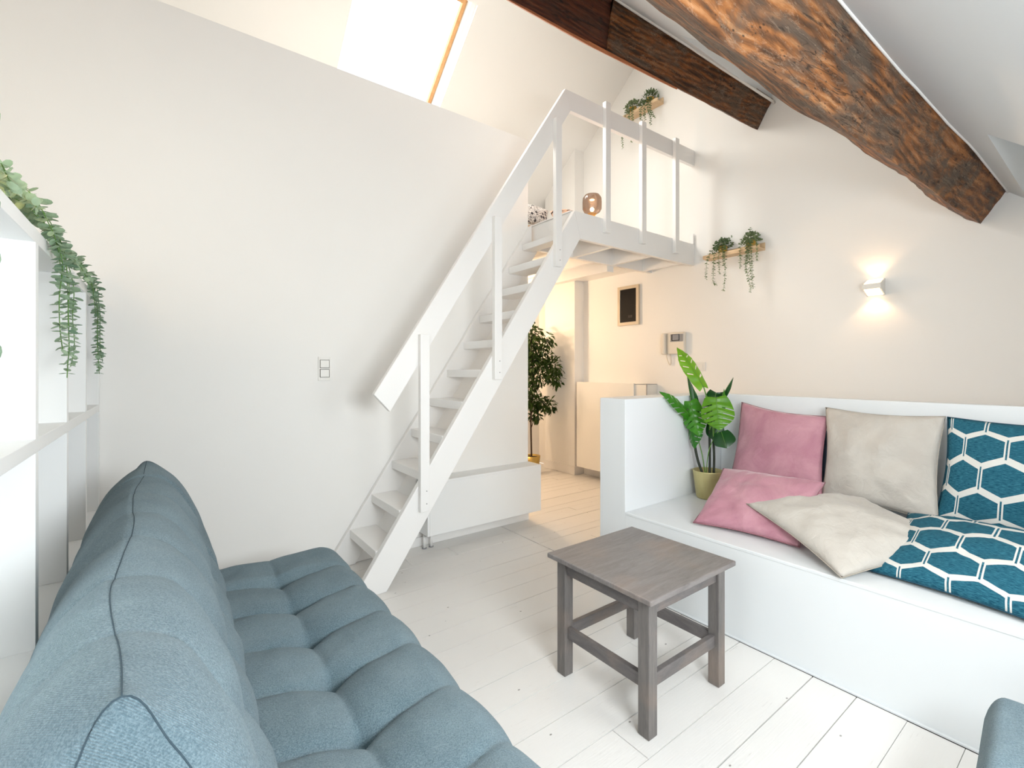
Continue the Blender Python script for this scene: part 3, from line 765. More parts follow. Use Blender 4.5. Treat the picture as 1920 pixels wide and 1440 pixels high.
def seat2():
    # second seat: a tufted block turned so that its far end faces the bench
    bm = sofa_seat(0.0, 0.74, 0.36, 0.0, 1.32, 1.10, 0.402, 6.0, 40, 200, 0.055, 0.05)
    for v in bm.verts: v.co = Vector((1.255+v.co.x, -1.035+v.co.y, v.co.z))
    return bm
obj('seat', seat2(), 'sofa', s2, smooth=True)
obj('frame', box(1.33, 1.93, -0.95, 0.18, 0.14, 0.215), 'black', s2)
for x in (1.38, 1.87):
    for yy in (-0.9, 0.12): obj('leg', lathe([(0.016, 0), (0.024, 0.14)], (x, yy, 0), seg=12), 'stool_leg', s2, smooth=True)

s2.location = (1.661, -0.44, 0); s2.rotation_euler = (0, 0, 0.08)

# ------------------------------------------------------------------ open bookcase
bc = thing('bookcase', 'white open cube bookcase with trailing plants on top, behind the sofa', 'shelf', (-0.46, 2.2, 0))
BX0, BX1 = -0.655, -0.265
divs = [1.24, 1.742, 2.242, 2.742, 3.262]
tiers = [(1.684, 1.722), (1.130, 1.167), (0.580, 0.617), (0.03, 0.067)]
for z0, z1 in tiers:
    obj('shelf_board', box(BX0, BX1-0.001, divs[0]-0.018, divs[-1]+0.018, z0, z1), 'laminate', bc, bevel=0.0015)
for yy in divs:
    for (a, b) in ((tiers[1][1], tiers[0][0]), (tiers[2][1], tiers[1][0]), (tiers[3][1], tiers[2][0])):
        obj('divider', box(BX0, BX1, yy-0.018, yy-0.0005, a, b), 'laminate', bc, bevel=0.001)
        obj('divider', box(BX0, BX1, yy+0.0005, yy+0.018, a, b), 'laminate', bc, bevel=0.001)
obj('plinth', box(BX0+0.02, BX1-0.02, divs[0], divs[-1], 0, 0.03), 'dark', bc)

# ------------------------------------------------------------------ trailing plants
def leaf_mesh_round():
    bm = bmesh.new(); r = 1.0; c = bm.verts.new((0.5, 0, -0.06)); ring = []
    for k in range(9):
        a = 2*PI*k/9 + PI; x = 0.5+0.5*math.cos(a); yv = 0.44*math.sin(a)
        ring.append(bm.verts.new((x, yv, 0.05*abs(math.sin(a)))))
    for k in range(9): bm.faces.new((c, ring[k], ring[(k+1) % 9]))
    me = bpy.data.meshes.new('leaf'); bm.to_mesh(me); bm.free(); me.materials.append(M['euca'])
    for p in me.polygons: p.use_smooth = True
    return me
LEAF = leaf_mesh_round()
def leaf_matrix(p, d, size, roll):
    d = d.normalized(); up = Vector((0, 0, 1)) if abs(d.z) < 0.95 else Vector((1, 0, 0))
    s_ = d.cross(up).normalized(); n = s_.cross(d)
    m = Matrix((d, s_*math.cos(roll)+n*math.sin(roll), n*math.cos(roll)-s_*math.sin(roll))).transposed().to_4x4()
    return Matrix.Translation(p) @ m @ Matrix.Scale(size, 4)
def strands_leaves(strands, step, smin, smax, rnd, turn=True):
    out = []
    for path in strands:
        P = smoothpath(path, 10); acc = 0.0; ang = rnd.uniform(0, 6)
        L = sum((P[i+1]-P[i]).length for i in range(len(P)-1)); run = 0
        for i in range(len(P)-1):
            seg = P[i+1]-P[i]; l = seg.length; acc += l; run += l
            while acc > step:
                acc -= step; ang += PI/2 + rnd.uniform(-0.3, 0.3); t = seg.normalized()
                up = Vector((0, 1, 0)) if abs(t.y) < 0.9 else Vector((1, 0, 0))
                a = t.cross(up).normalized(); b = t.cross(a)
                sz = (smax + (smin-smax)*(run/L)**1.3)*rnd.uniform(0.8, 1.15)
                for k in (0, PI):
                    d = (a*math.cos(ang+k)+b*math.sin(ang+k)) + t*rnd.uniform(0.1, 0.5)
                    out.append((P[i]+seg*0.5, d, sz, rnd.uniform(-0.5, 0.5)))
    return out
def trailing(name, label, pot_c, strands, step, smin, smax, seed, cap=300, mound=None):
    rnd = random.Random(seed)
    t = thing(name, label, 'plant', pot_c, 'trailing eucalyptus plants on the bookcase')
    obj('pot', lathe([(0.045, 0.0), (0.06, 0.11), (0.056, 0.11), (0.05, 0.09)], pot_c, seg=24), 'yellow_pot', t, smooth=True)
    obj('soil', lathe([(0.0505, 0.088), (0.0505, 0.092)], pot_c, seg=20), 'soil', t)
    for s_ in strands:
        obj('stem', tube(smoothpath(s_, 8), 0.0013, seg=5), 'stem', t, smooth=True)
    L = strands_leaves(strands, step, smin, smax, rnd)
    L.sort(key=lambda e: -e[2]); 
    inv = Matrix.Translation(-Vector(pot_c))
    for p, d, sz, ro in L[:cap]:
        o = bpy.data.objects.new('leaf', LEAF); COL.objects.link(o); o.parent = t; o.matrix_local = inv @ leaf_matrix(p, d, sz, ro)
    if len(L) > cap:
        bm = bmesh.new()
        for p, d, sz, ro in L[cap:]: bm.from_mesh(LEAF); bmesh.ops.transform(bm, matrix=leaf_matrix(p, d, sz, ro), verts=bm.verts[-10:])
        obj('small_leaves', bm, 'euca', t, kind='stuff')
    return t
zt = 1.724
A = (-0.43, 1.86, zt)
def S_(rx, *pts): return [(A[0], A[1]+rx, zt+0.09)] + list(pts)
strA = [
 [(-0.42, 1.84, 1.83), (-0.33, 1.78, 1.83), (-0.262, 1.68, 1.775), (-0.245, 1.60, 1.745)],
 [(-0.42, 1.80, 1.83), (-0.34, 1.66, 1.80), (-0.27, 1.52, 1.76), (-0.255, 1.40, 1.745), (-0.25, 1.32, 1.75)],
 [(-0.42, 1.80, 1.81), (-0.33, 1.56, 1.77), (-0.285, 1.46, 1.75), (-0.275, 1.34, 1.74)],
 [(-0.42, 1.86, 1.83), (-0.32, 1.86, 1.82), (-0.255, 1.88, 1.745), (-0.235, 1.89, 1.66), (-0.235, 1.84, 1.56), (-0.235, 1.85, 1.47), (-0.235, 1.90, 1.40)],
 [(-0.42, 1.88, 1.83), (-0.31, 1.91, 1.81), (-0.25, 1.95, 1.73), (-0.232, 1.98, 1.62), (-0.232, 1.97, 1.52), (-0.232, 1.99, 1.42), (-0.232, 1.96, 1.36), (-0.232, 1.95, 1.325)],
 [(-0.42, 1.90, 1.83), (-0.30, 1.97, 1.80), (-0.25, 2.04, 1.71), (-0.232, 2.08, 1.62), (-0.232, 2.06, 1.52), (-0.232, 2.10, 1.43), (-0.232, 2.02, 1.36)],
 [(-0.42, 1.90, 1.83), (-0.30, 1.88, 1.83), (-0.25, 1.93, 1.75), (-0.24, 1.99, 1.69), (-0.237, 2.0, 1.60), (-0.237, 2.03, 1.48)],
 [(-0.42, 1.90, 1.84), (-0.30, 1.80, 1.84), (-0.255, 1.83, 1.76), (-0.245, 1.90, 1.70), (-0.242, 1.93, 1.63)],
]
trailing('trailing_plant', 'larger trailing eucalyptus spilling over the bookcase edge nearest the viewer', A, strA, 0.0155, 0.019, 0.032, 11)
B = (-0.43, 2.62, zt)
strB = [
 [(-0.42, 2.60, 1.83), (-0.33, 2.50, 1.82), (-0.262, 2.36, 1.755), (-0.25, 2.28, 1.74)],
 [(-0.42, 2.60, 1.83), (-0.30, 2.54, 1.82), (-0.255, 2.55, 1.745), (-0.245, 2.62, 1.70)],
 [(-0.42, 2.64, 1.83), (-0.30, 2.70, 1.81), (-0.25, 2.78, 1.72), (-0.235, 2.82, 1.62), (-0.235, 2.81, 1.50), (-0.235, 2.84, 1.42), (-0.235, 2.90, 1.33)],
 [(-0.42, 2.66, 1.83), (-0.30, 2.78, 1.81), (-0.25, 2.88, 1.72), (-0.235, 2.93, 1.62), (-0.235, 2.92, 1.52), (-0.235, 2.95, 1.44), (-0.235, 3.02, 1.40)],
 [(-0.42, 2.66, 1.83), (-0.31, 2.72, 1.83), (-0.25, 2.84, 1.75), (-0.24, 2.93, 1.68), (-0.24, 2.87, 1.56), (-0.24, 2.90, 1.46), (-0.24, 2.93, 1.36)],
 [(-0.42, 2.62, 1.84), (-0.31, 2.62, 1.84), (-0.255, 2.68, 1.76), (-0.245, 2.76, 1.70), (-0.24, 2.80, 1.60)],
]
trailing('trailing_plant', 'smaller trailing eucalyptus hanging at the far end of the bookcase', B, strB, 0.0185, 0.020, 0.033, 12)
# third plant just out of frame, a few leaves of one vine showing
C3 = (-0.43, 1.28, zt)
t = thing('trailing_plant', 'trailing eucalyptus at the left picture edge, only a few leaves showing', 'plant', C3, 'trailing eucalyptus plants on the bookcase')
obj('pot', lathe([(0.045, 0.0), (0.06, 0.11), (0.056, 0.11), (0.05, 0.09)], C3, seg=24), 'yellow_pot', t, smooth=True)
obj('soil', lathe([(0.0505, 0.088), (0.0505, 0.092)], C3, seg=20), 'soil', t)
vine = [(-0.40, 1.24, 1.83), (-0.30, 1.22, 1.83), (-0.245, 1.20, 1.72), (-0.235, 1.195, 1.56), (-0.235, 1.20, 1.46), (-0.235, 1.195, 1.34)]
obj('stem', tube(smoothpath(vine, 8), 0.0013, seg=5), 'stem', t, smooth=True)
for k, (yy, zz) in enumerate(((1.205, 1.80), (1.20, 1.742), (1.205, 1.64), (1.205, 1.553), (1.20, 1.47), (1.212, 1.385))):
    for sg in (1, -1):
        o = bpy.data.objects.new('leaf', LEAF); COL.objects.link(o); o.parent = t
        o.matrix_local = Matrix.Translation(-Vector(C3)) @ leaf_matrix(Vector((-0.238, yy, zz)), Vector((0.1, sg*1.0, 0.25*(-1)**k)), 0.034 if zz < 1.7 or k == 0 else 0.026, PI/2*0.9)

# assumed small lamp, added on the bookcase outside the picture to warm the leaves and the stair wall
bl = thing('assumed_bookcase_lamp', 'assumed small globe lamp, unseen, standing on the bookcase top near the left picture edge', 'lamp', (-0.52, 1.55, 1.7235))
obj('base', lathe([(0.05, 0), (0.05, 0.015), (0.012, 0.025), (0.012, 0.06)], (-0.52, 1.55, 1.7235), seg=24), 'gold', bl, smooth=True)
bm = bmesh.new(); bmesh.ops.create_uvsphere(bm, u_segments=20, v_segments=12, radius=0.05, matrix=Matrix.Translation((-0.52, 1.55, 1.83)))
obj('globe', bm, 'led', bl, smooth=True)
def point(name, loc, power, color, r):
    d = bpy.data.lights.new(name, 'POINT'); d.energy = power; d.color = color; d.shadow_soft_size = r
    o = bpy.data.objects.new(name, d); COL.objects.link(o); o.location = loc; return o
point('assumed_bookcase_light', (-0.52, 1.55, 1.93), 5, (1.0, 0.70, 0.38), 0.05)

def foliage_blob(strands, step, smin, smax, seed, matname, extra=()):
    rnd = random.Random(seed); bm = bmesh.new()
    L = strands_leaves(strands, step, smin, smax, rnd) + list(extra)
    for p, d, sz, ro in L:
        m = leaf_matrix(p, d, sz, ro)
        v = [bm.verts.new(m @ Vector(q)) for q in ((0, 0, 0), (0.3, 0.36, 0.03), (0.8, 0.32, 0.02), (1, 0, 0), (0.8, -0.32, 0.02), (0.3, -0.36, 0.03))]
        bm.faces.new(v[:4]); bm.faces.new([v[0], v[3], v[4], v[5]])
    return bm
def wall_shelf_unit(label, y0, y1, z, group):
    t = thing('picture_ledge', label, 'shelf', (XW-0.06, (y0+y1)/2, z), group)
    obj('board', box(XW-0.115, XW, y0, y1, z, z+0.015), 'pine', t, bevel=0.001)
    obj('back_board', box(XW-0.013, XW, y0, y1, z+0.0155, z+0.07), 'pine', t, bevel=0.001)
    obj('front_lip', box(XW-0.115, XW-0.102, y0, y1, z+0.0155, z+0.036), 'pine', t, bevel=0.001)
    return t
def wall_plant(label, c, mound_r, strands, seed, group):
    rnd = random.Random(seed)
    t = thing('hanging_plant', label, 'plant', c, group)
    obj('pot', lathe([(0.034, 0.0), (0.044, 0.085), (0.041, 0.085), (0.037, 0.07)], c, seg=20), 'yellow_pot', t, smooth=True)
    extra = []
    for _ in range(230):
        a = rnd.uniform(0, 2*PI); e = rnd.uniform(-0.35, 1.45); r = mound_r*rnd.uniform(0.55, 1.0)
        v = Vector((math.cos(a)*math.cos(e), math.sin(a)*math.cos(e), math.sin(e)))
        p = Vector(c)+Vector((0, 0, 0.085))+Vector((v.x*r*0.75, v.y*r, v.z*r*0.85))
        if p.x > XW-0.012: continue
        extra.append((p, v+Vector((rnd.uniform(-.6, .6), rnd.uniform(-.6, .6), rnd.uniform(-.6, .2))), rnd.uniform(0.016, 0.026), rnd.uniform(-1, 1)))
    full = [[(c[0], c[1], c[2]+0.09)] + s_ for s_ in strands]
    obj('stems', foliage_stems(full), 'stem', t, kind='stuff')
    obj('foliage', foliage_blob(full, 0.015, 0.018, 0.026, seed, 'euca_small', extra), 'euca_small', t, kind='stuff')
def foliage_stems(strands):
    bm = bmesh.new()
    for s_ in strands: tube(smoothpath(s_, 5), 0.0014, bm, 4)
    return bm
g1 = 'wooden picture ledges on the sconce wall'; g2 = 'potted trailing plants on the wall ledges'
wall_shelf_unit('pale wooden picture ledge left of the wall lamp', 2.015, 2.56, 2.435, g1)
wall_shelf_unit('pale wooden picture ledge high up under the dark beam', 3.09, 3.61, 4.255, g1)
wall_plant('trailing plant on the lower ledge, left pot', (4.33, 2.385, 2.452), 0.085, [
 [(4.275, 2.44, 2.52), (4.265, 2.50, 2.44), (4.262, 2.515, 2.34), (4.262, 2.52, 2.26), (4.262, 2.51, 2.225)],
 [(4.27, 2.42, 2.50), (4.262, 2.44, 2.42), (4.262, 2.44, 2.30), (4.262, 2.445, 2.20), (4.262, 2.41, 2.165)],
 [(4.268, 2.38, 2.50), (4.262, 2.39, 2.42), (4.262, 2.385, 2.33), (4.262, 2.38, 2.26)],
 [(4.268, 2.33, 2.52), (4.262, 2.33, 2.42), (4.262, 2.325, 2.32), (4.262, 2.33, 2.18), (4.262, 2.345, 2.09)],
 [(4.29, 2.30, 2.58), (4.28, 2.26, 2.60)], [(4.27, 2.35, 2.50), (4.262, 2.345, 2.40), (4.262, 2.34, 2.34)]], 21, g2)
wall_plant('trailing plant on the lower ledge, right pot', (4.33, 2.115, 2.452), 0.082, [
 [(4.275, 2.17, 2.54), (4.265, 2.185, 2.45), (4.262, 2.18, 2.36), (4.262, 2.185, 2.28)],
 [(4.27, 2.13, 2.52), (4.262, 2.12, 2.42), (4.262, 2.13, 2.30), (4.262, 2.11, 2.20), (4.262, 2.085, 2.10), (4.262, 2.09, 2.05)],
 [(4.27, 2.10, 2.52), (4.262, 2.10, 2.42), (4.262, 2.09, 2.30), (4.262, 2.08, 2.20), (4.262, 2.06, 2.08)],
 [(4.268, 2.09, 2.50), (4.262, 2.08, 2.40), (4.262, 2.075, 2.30), (4.262, 2.065, 2.17)],
 [(4.268, 2.12, 2.50), (4.262, 2.11, 2.40), (4.262, 2.125, 2.30), (4.262, 2.13, 2.24)],
 [(4.28, 2.05, 2.54), (4.265, 2.03, 2.44), (4.262, 2.03, 2.38), (4.262, 2.03, 2.32)],
 [(4.32, 2.12, 2.60), (4.31, 2.11, 2.655)]], 22, g2)
wall_plant('trailing plant on the high ledge, left pot', (4.33, 3.46, 4.272), 0.10, [
 [(4.27, 3.50, 4.30), (4.262, 3.545, 4.20), (4.262, 3.56, 4.08), (4.262, 3.555, 3.98), (4.262, 3.55, 3.90)],
 [(4.27, 3.46, 4.30), (4.262, 3.46, 4.20), (4.262, 3.44, 4.08), (4.262, 3.43, 3.93)],
 [(4.27, 3.42, 4.30), (4.262, 3.41, 4.20), (4.262, 3.41, 4.12)]], 23, g2)
wall_plant('trailing plant on the high ledge, right pot', (4.33, 3.22, 4.272), 0.10, [
 [(4.27, 3.27, 4.32), (4.262, 3.30, 4.22), (4.262, 3.29, 4.10), (4.262, 3.285, 4.04)],
 [(4.27, 3.24, 4.32), (4.262, 3.25, 4.20), (4.262, 3.235, 4.10)],
 [(4.27, 3.20, 4.30), (4.262, 3.20, 4.20), (4.262, 3.17, 4.10), (4.262, 3.165, 4.01)],
 [(4.27, 3.17, 4.30), (4.262, 3.17, 4.18), (4.262, 3.13, 4.10), (4.262, 3.10, 4.07)]], 24, g2)

# ------------------------------------------------------------------ monstera on the bench
mo = thing('potted_monstera', 'monstera with split leaves in a matt gold pot in the bench corner', 'plant', (3.03, 1.79, 0.462))
pc = (3.03, 1.775, 0.463)
obj('pot', lathe([(0.072, 0.0), (0.078, 0.01), (0.100, 0.185), (0.100, 0.19), (0.095, 0.19), (0.090, 0.15)], pc, seg=40), 'champagne', mo, smooth=True)
obj('soil', lathe([(0.090, 0.148), (0.090, 0.152)], pc, seg=30), 'soil', mo)
def mon_leaf(base, tip, width, facing, mat, slits=True, fold=0.15, droop=0.15, label=None, holes=False):
    base, tip = Vector(base), Vector(tip); d = tip-base; L = d.length; d.normalize()
    f = Vector(facing).normalized(); s_ = d.cross(f).normalized(); n = s_.cross(d).normalized()
    if n.dot(f) < 0: n = -n
    bm = bmesh.new(); N = 36
    def hw(t): return width*0.5*(math.sin(PI*min(1, (t*0.92+0.08))**0.72))**0.75 if t < 1 else 0.0
    for sg in (1, -1):
        prev = None
        for i in range(N+1):
            t = i/N; w = hw(t); w0 = w
            if slits:
                pass
            row = []
            for q in (0, 0.3, 0.55, 0.8, 1.0):
                wx = w*q; a = base + d*(L*(t + 0.42*(wx/width)*math.sin(PI*min(1, t*1.05))**0.8*(1-0.5*t) - 0.22*(wx/width)*max(0, 1-t*5)))
                z = -fold*wx*1.0 - droop*L*(t-0.35)**2*0.8 - 0.6*wx*wx/width
                if slits: z += 0.002*math.sin(t*38)
                row.append(bm.verts.new(a + s_*sg*wx + n*z))
            if prev:
                cut = slits and 0.16 < t < 0.86 and (i % 6 == (1 if sg > 0 else 4))
                for k in range(4):
                    if cut and (k in (1, 2) or (k == 3 and not holes)): continue
                    try: bm.faces.new((prev[k], prev[k+1], row[k+1], row[k]))
                    except ValueError: pass
            prev = row
    bmesh.ops.remove_doubles(bm, verts=bm.verts, dist=0.0004)
    o = obj('leaf', bm, mat, mo, smooth=True, label=label)
    rib = [base + d*L*t + n*(0.0015 - droop*L*(t-0.35)**2*0.8) for t in [k/8 for k in range(9)]]
    obj('midrib', tube(rib, [0.0022*(1-0.7*k/8) for k in range(9)], seg=5), 'stem', o, smooth=True)
TC = Vector((-0.80, -0.55, 0.1))      # roughly towards the room
mon_leaf((2.97, 1.772, 1.235), (2.95, 1.955, 1.522), 0.115, (-0.3, -0.8, -0.2), 'mon_light', True, 0.15, 0.25, label='bright yellow-green split leaf, topmost', holes=True)
mon_leaf((2.93, 1.66, 1.165), (2.90, 1.618, 0.955), 0.205, (-0.85, -0.5, 0.30), 'mon_light', True, 0.05, 0.05)
mon_leaf((2.98, 1.85, 1.005), (2.655, 1.865, 1.21), 0.085, (-0.35, -0.85, 0.40), 'mon_mid', True, 0.1, 0.3)
mon_leaf((3.00, 1.865, 1.05), (2.99, 1.918, 1.305), 0.05, (-0.9, 0.3, 0.0), 'mon_dark', False, 0.6, 0.1)
mon_leaf((3.01, 1.845, 1.05), (3.00, 1.875, 1.22), 0.04, (-0.7, 0.5, 0.0), 'mon_dark', False, 0.6, 0.1)
mon_leaf((3.06, 1.72, 1.11), (3.08, 1.628, 1.30), 0.045, (-0.6, 0.6, 0.1), 'mon_dark', False, 0.6, 0.1)
mon_leaf((3.04, 1.70, 1.06), (3.05, 1.675, 1.22), 0.045, (-0.6, 0.6, 0.1), 'mon_mid', False, 0.6, 0.1)
mon_leaf((2.95, 1.865, 1.13), (2.92, 1.775, 0.90), 0.155, (-0.8, -0.4, 0.4), 'mon_mid', True, 0.25, 0.1)
mon_leaf((2.97, 1.885, 1.03), (2.94, 1.83, 0.80), 0.13, (-0.9, 0.2, 0.1), 'mon_mid', True, 0.35, 0.1)
mon_leaf((3.09, 1.75, 1.19), (3.09, 1.79, 1.00), 0.15, (-0.9, -0.4, 0.2), 'mon_dark', True, 0.1, 0.1)
mon_leaf((3.05, 1.74, 1.00), (3.02, 1.72, 0.86), 0.12, (-0.9, -0.4, 0.2), 'mon_dark', False, 0.1, 0.1)
mon_leaf((3.03, 1.68, 0.93), (3.00, 1.625, 0.83), 0.14, (-0.8, -0.2, 0.6), 'mon_dark', False, 0.15, 0.3)
for path, r, m_ in (
    ([(3.02, 1.80, 0.60), (3.0, 1.835, 0.72), (2.99, 1.862, 0.87)], 0.009, 'trunk'),
    ([(3.04, 1.77, 0.60), (3.04, 1.768, 0.75), (3.03, 1.765, 0.93)], 0.008, 'trunk'),
    ([(3.05, 1.745, 0.60), (3.05, 1.742, 0.74), (3.04, 1.74, 0.87)], 0.008, 'trunk'),
    ([(3.03, 1.765, 0.93), (3.03, 1.76, 1.08), (2.99, 1.765, 1.17), (2.97, 1.775, 1.24)], 0.0042, 'stem'),
    ([(3.04, 1.74, 0.87), (2.98, 1.71, 0.98), (2.94, 1.675, 1.07), (2.93, 1.66, 1.16)], 0.0038, 'stem'),
    ([(2.99, 1.862, 0.87), (2.985, 1.858, 0.93), (2.975, 1.85, 1.01)], 0.0042, 'stem'),
    ([(2.99, 1.862, 0.87), (3.0, 1.866, 0.96), (3.0, 1.865, 1.06)], 0.0042, 'stem'),
    ([(3.03, 1.765, 0.93), (3.05, 1.74, 1.02), (3.06, 1.72, 1.12)], 0.0038, 'stem'),
    ([(3.02, 1.79, 0.62), (2.99, 1.80, 0.78), (2.96, 1.85, 1.0), (2.95, 1.865, 1.13)], 0.0034, 'stem'),
    ([(3.03, 1.79, 0.62), (3.02, 1.76, 0.80), (3.03, 1.70, 0.93)], 0.003, 'stem')):
    obj('stem' if m_ == 'stem' else 'trunk', tube(smoothpath(path, 6), r, seg=8), m_, mo, smooth=True)

# ------------------------------------------------------------------ ficus in the hall
fi = thing('ficus_tree', 'tall green ficus tree in a brass pot at the end of the hall', 'plant', (3.84, 4.70, 0))
obj('pot', lathe([(0.085, 0.0), (0.115, 0.235), (0.107, 0.235), (0.10, 0.21)], (3.84, 4.70, 0), seg=32), 'gold', fi, smooth=True)
obj('soil', lathe([(0.101, 0.205), (0.101, 0.212)], (3.84, 4.70, 0), seg=24), 'soil', fi)
tr = smoothpath([(3.84, 4.70, 0.2), (3.83, 4.70, 0.7), (3.85, 4.69, 1.2), (3.83, 4.70, 1.75)], 8)
obj('trunk', tube(tr, 0.011, seg=8), 'bark', fi, smooth=True)
rnd = random.Random(31); bml = bmesh.new(); bmb_ = bmesh.new()
clusters = [(0.0, 0.0, 1.80, .17), (0.12, -0.10, 1.72, .15), (0.05, 0.0, 1.60, .17), (-0.12, 0.05, 1.7, .2), (0.16, -0.08, 1.50, .14), (0.24, -0.16, 1.40, .13), (0.04, -0.02, 1.42, .17), (-0.14, 0.0, 1.45, .2),
            (0.08, -0.03, 1.27, .14), (0.22, -0.14, 1.27, .11), (0.28, -0.2, 1.20, .07), (-0.12, 0.02, 1.22, .18), (0.0, 0.0, 1.10, .10), (0.12, -0.06, 0.92, .11), (0.21, -0.12, 0.88, .09), (0.03, 0, 0.93, .12), (-0.1, 0, .95, .14), (0.06, -0.02, 0.74, .07)]
for cx_, cy_, cz_, r in clusters:
    c = Vector((3.84+cx_, 4.70+cy_, cz_)); tube([(3.84, 4.70, cz_-0.14), tuple(c.lerp(Vector((3.84, 4.70, cz_-0.05)), 0.4)), tuple(c)], [0.005, 0.004, 0.002], bmb_, 5)
    for _ in range(int(700*r)):
        v = Vector((rnd.gauss(0, 1), rnd.gauss(0, 1), rnd.gauss(0, 1))).normalized()*r*rnd.uniform(0.3, 1.0)
        p = c+v
        if p.x > 4.14 and p.y > 4.20: continue
        d = v.normalized()*0.6 + Vector((rnd.uniform(-.6, .6), rnd.uniform(-.6, .6), rnd.uniform(-1.0, 0.0)))
        m = leaf_matrix(p, d, rnd.uniform(0.065, 0.090), rnd.uniform(-0.9, 0.9))
        q = [bml.verts.new(m @ Vector(x)) for x in ((0, 0, 0), (0.35, 0.20, 0.03), (0.7, 0.16, 0.0), (1, 0, -0.08), (0.7, -0.16, 0.0), (0.35, -0.20, 0.03), (0.45, 0, -0.03))]
        for k in range(6): bml.faces.new((q[6], q[k], q[(k+1) % 6]))
obj('branches', bmb_, 'bark', fi, smooth=True)
obj('foliage', bml, 'ficus', fi, kind='stuff')

# ------------------------------------------------------------------ hall cabinet
hc = thing('wall_cabinet', 'low white wall-hung cabinet in the hall behind the bench arm', 'cabinet', (4.3, 3.7, 0.13))
obj('body', box(4.205, XW, 3.175, 4.225, 0.13, 1.185), 'plate', hc)
obj('door', box(4.186, 4.2045, 3.335, 4.225, 0.13, 1.195), 'plate', hc, bevel=0.002)
obj('top_edge', box(4.20, XW, 3.175, 3.33, 1.1855, 1.19), 'grey_trim', hc)
obj('side_trim', box(4.199, 4.2045, 3.168, 3.176, 0.13, 1.195), 'grey_trim', hc)

# ------------------------------------------------------------------ wall fittings
fb = thing('fuse_box', 'beige framed fuse box with dark glass door on the hall wall', 'fuse box', (XW, 3.55, 2.1))
def fr4(y0, y1, z0, z1, t, x0, x1, m, p, nm):
    obj(nm, box(x0, x1, y0, y0+t, z0, z1), m, p, bevel=0.001); obj(nm, box(x0, x1, y1-t, y1, z0, z1), m, p, bevel=0.001)
    obj(nm, box(x0, x1, y0+t, y1-t, z0, z0+t), m, p, bevel=0.001); obj(nm, box(x0, x1, y0+t, y1-t, z1-t, z1), m, p, bevel=0.001)
fr4(3.405, 3.712, 1.87, 2.33, 0.036, XW-0.03, XW, 'beige_metal', fb, 'frame')
dr = obj('glass_door', box(XW-0.022, XW-0.012, 3.442, 3.675, 1.907, 2.293), 'black', fb, bevel=0.001)
obj('catch', box(XW-0.03, XW-0.0225, 3.445, 3.457, 2.09, 2.13), 'black', dr)
obj('label_card', box(XW-0.0235, XW-0.0225, 3.50, 3.56, 1.955, 1.985), 'dark', dr)
ic = thing('intercom', 'cream video intercom handset with small grey screen and dangling cord', 'intercom', (XW, 2.94, 1.62))
obj('body', box(XW-0.045, XW, 2.81, 3.02, 1.515, 1.745), 'plastic', ic, bevel=0.012)
obj('handset', box(XW-0.075, XW-0.0, 3.025, 3.075, 1.51, 1.742), 'plastic', ic, bevel=0.016)
sc_ = obj('screen_bezel', box(XW-0.052, XW-0.0455, 2.825, 2.975, 1.645, 1.725), 'grey_trim', ic, bevel=0.002)
obj('screen', box(XW-0.056, XW-0.0525, 2.865, 2.955, 1.655, 1.722), 'black', sc_)
obj('screen_glass', box(XW-0.058, XW-0.0563, 2.867, 2.943, 1.661, 1.718), 'screen', sc_)
cp = smoothpath([(XW-0.03, 3.035, 1.51), (XW-0.02, 3.03, 1.46), (XW-0.018, 3.012, 1.415), (XW-0.018, 2.998, 1.40), (XW-0.018, 2.985, 1.43), (XW-0.02, 2.99, 1.515)], 10)
obj('cord', tube(cp, 0.0055, seg=6), 'plastic', ic, smooth=True)
sk = thing('wall_socket', 'white double switch plate on the wall behind the monstera', 'switch', (XW, 2.70, 1.38))
obj('plate', box(XW-0.010, XW, 2.598, 2.792, 1.335, 1.425), 'plate', sk, bevel=0.003)
obj('rocker', box(XW-0.0135, XW-0.0105, 2.705, 2.765, 1.352, 1.408), 'plate', sk, bevel=0.001)
obj('rocker', box(XW-0.0135, XW-0.0105, 2.625, 2.685, 1.352, 1.408), 'plate', sk, bevel=0.001)
ls = thing('light_switch', 'white two-rocker light switch on the stair wall', 'switch', (0.876, YP, 1.356))
fr4_ = [(0.837, 0.845, 1.277, 1.436), (0.908, 0.916, 1.277, 1.436), (0.845, 0.908, 1.277, 1.297), (0.845, 0.908, 1.352, 1.360), (0.845, 0.908, 1.416, 1.436)]
for a, b, c, d in fr4_: obj('surround', box(a, b, YP-0.010, YP, c, d), 'plate', ls, bevel=0.001)
obj('rocker', box(0.8485, 0.9045, YP-0.013, YP-0.002, 1.363, 1.413), 'plate', ls, bevel=0.0015)
obj('rocker', box(0.8485, 0.9045, YP-0.013, YP-0.002, 1.300, 1.3495), 'plate', ls, bevel=0.0015)
obj('back_plate', box(0.846, 0.907, YP-0.0018, YP-0.0002, 1.298, 1.415), 'dark', ls)

# sconce: block with angled cheeks, lit upward and downward
sc = thing('wall_sconce', 'small square white wall lamp shining up and down above the bench', 'lamp', (XW, 1.19, 1.98))
zc0, zc1, yc0, yc1 = 1.917, 2.045, 1.135, 1.250
zm = (zc0+zc1)/2
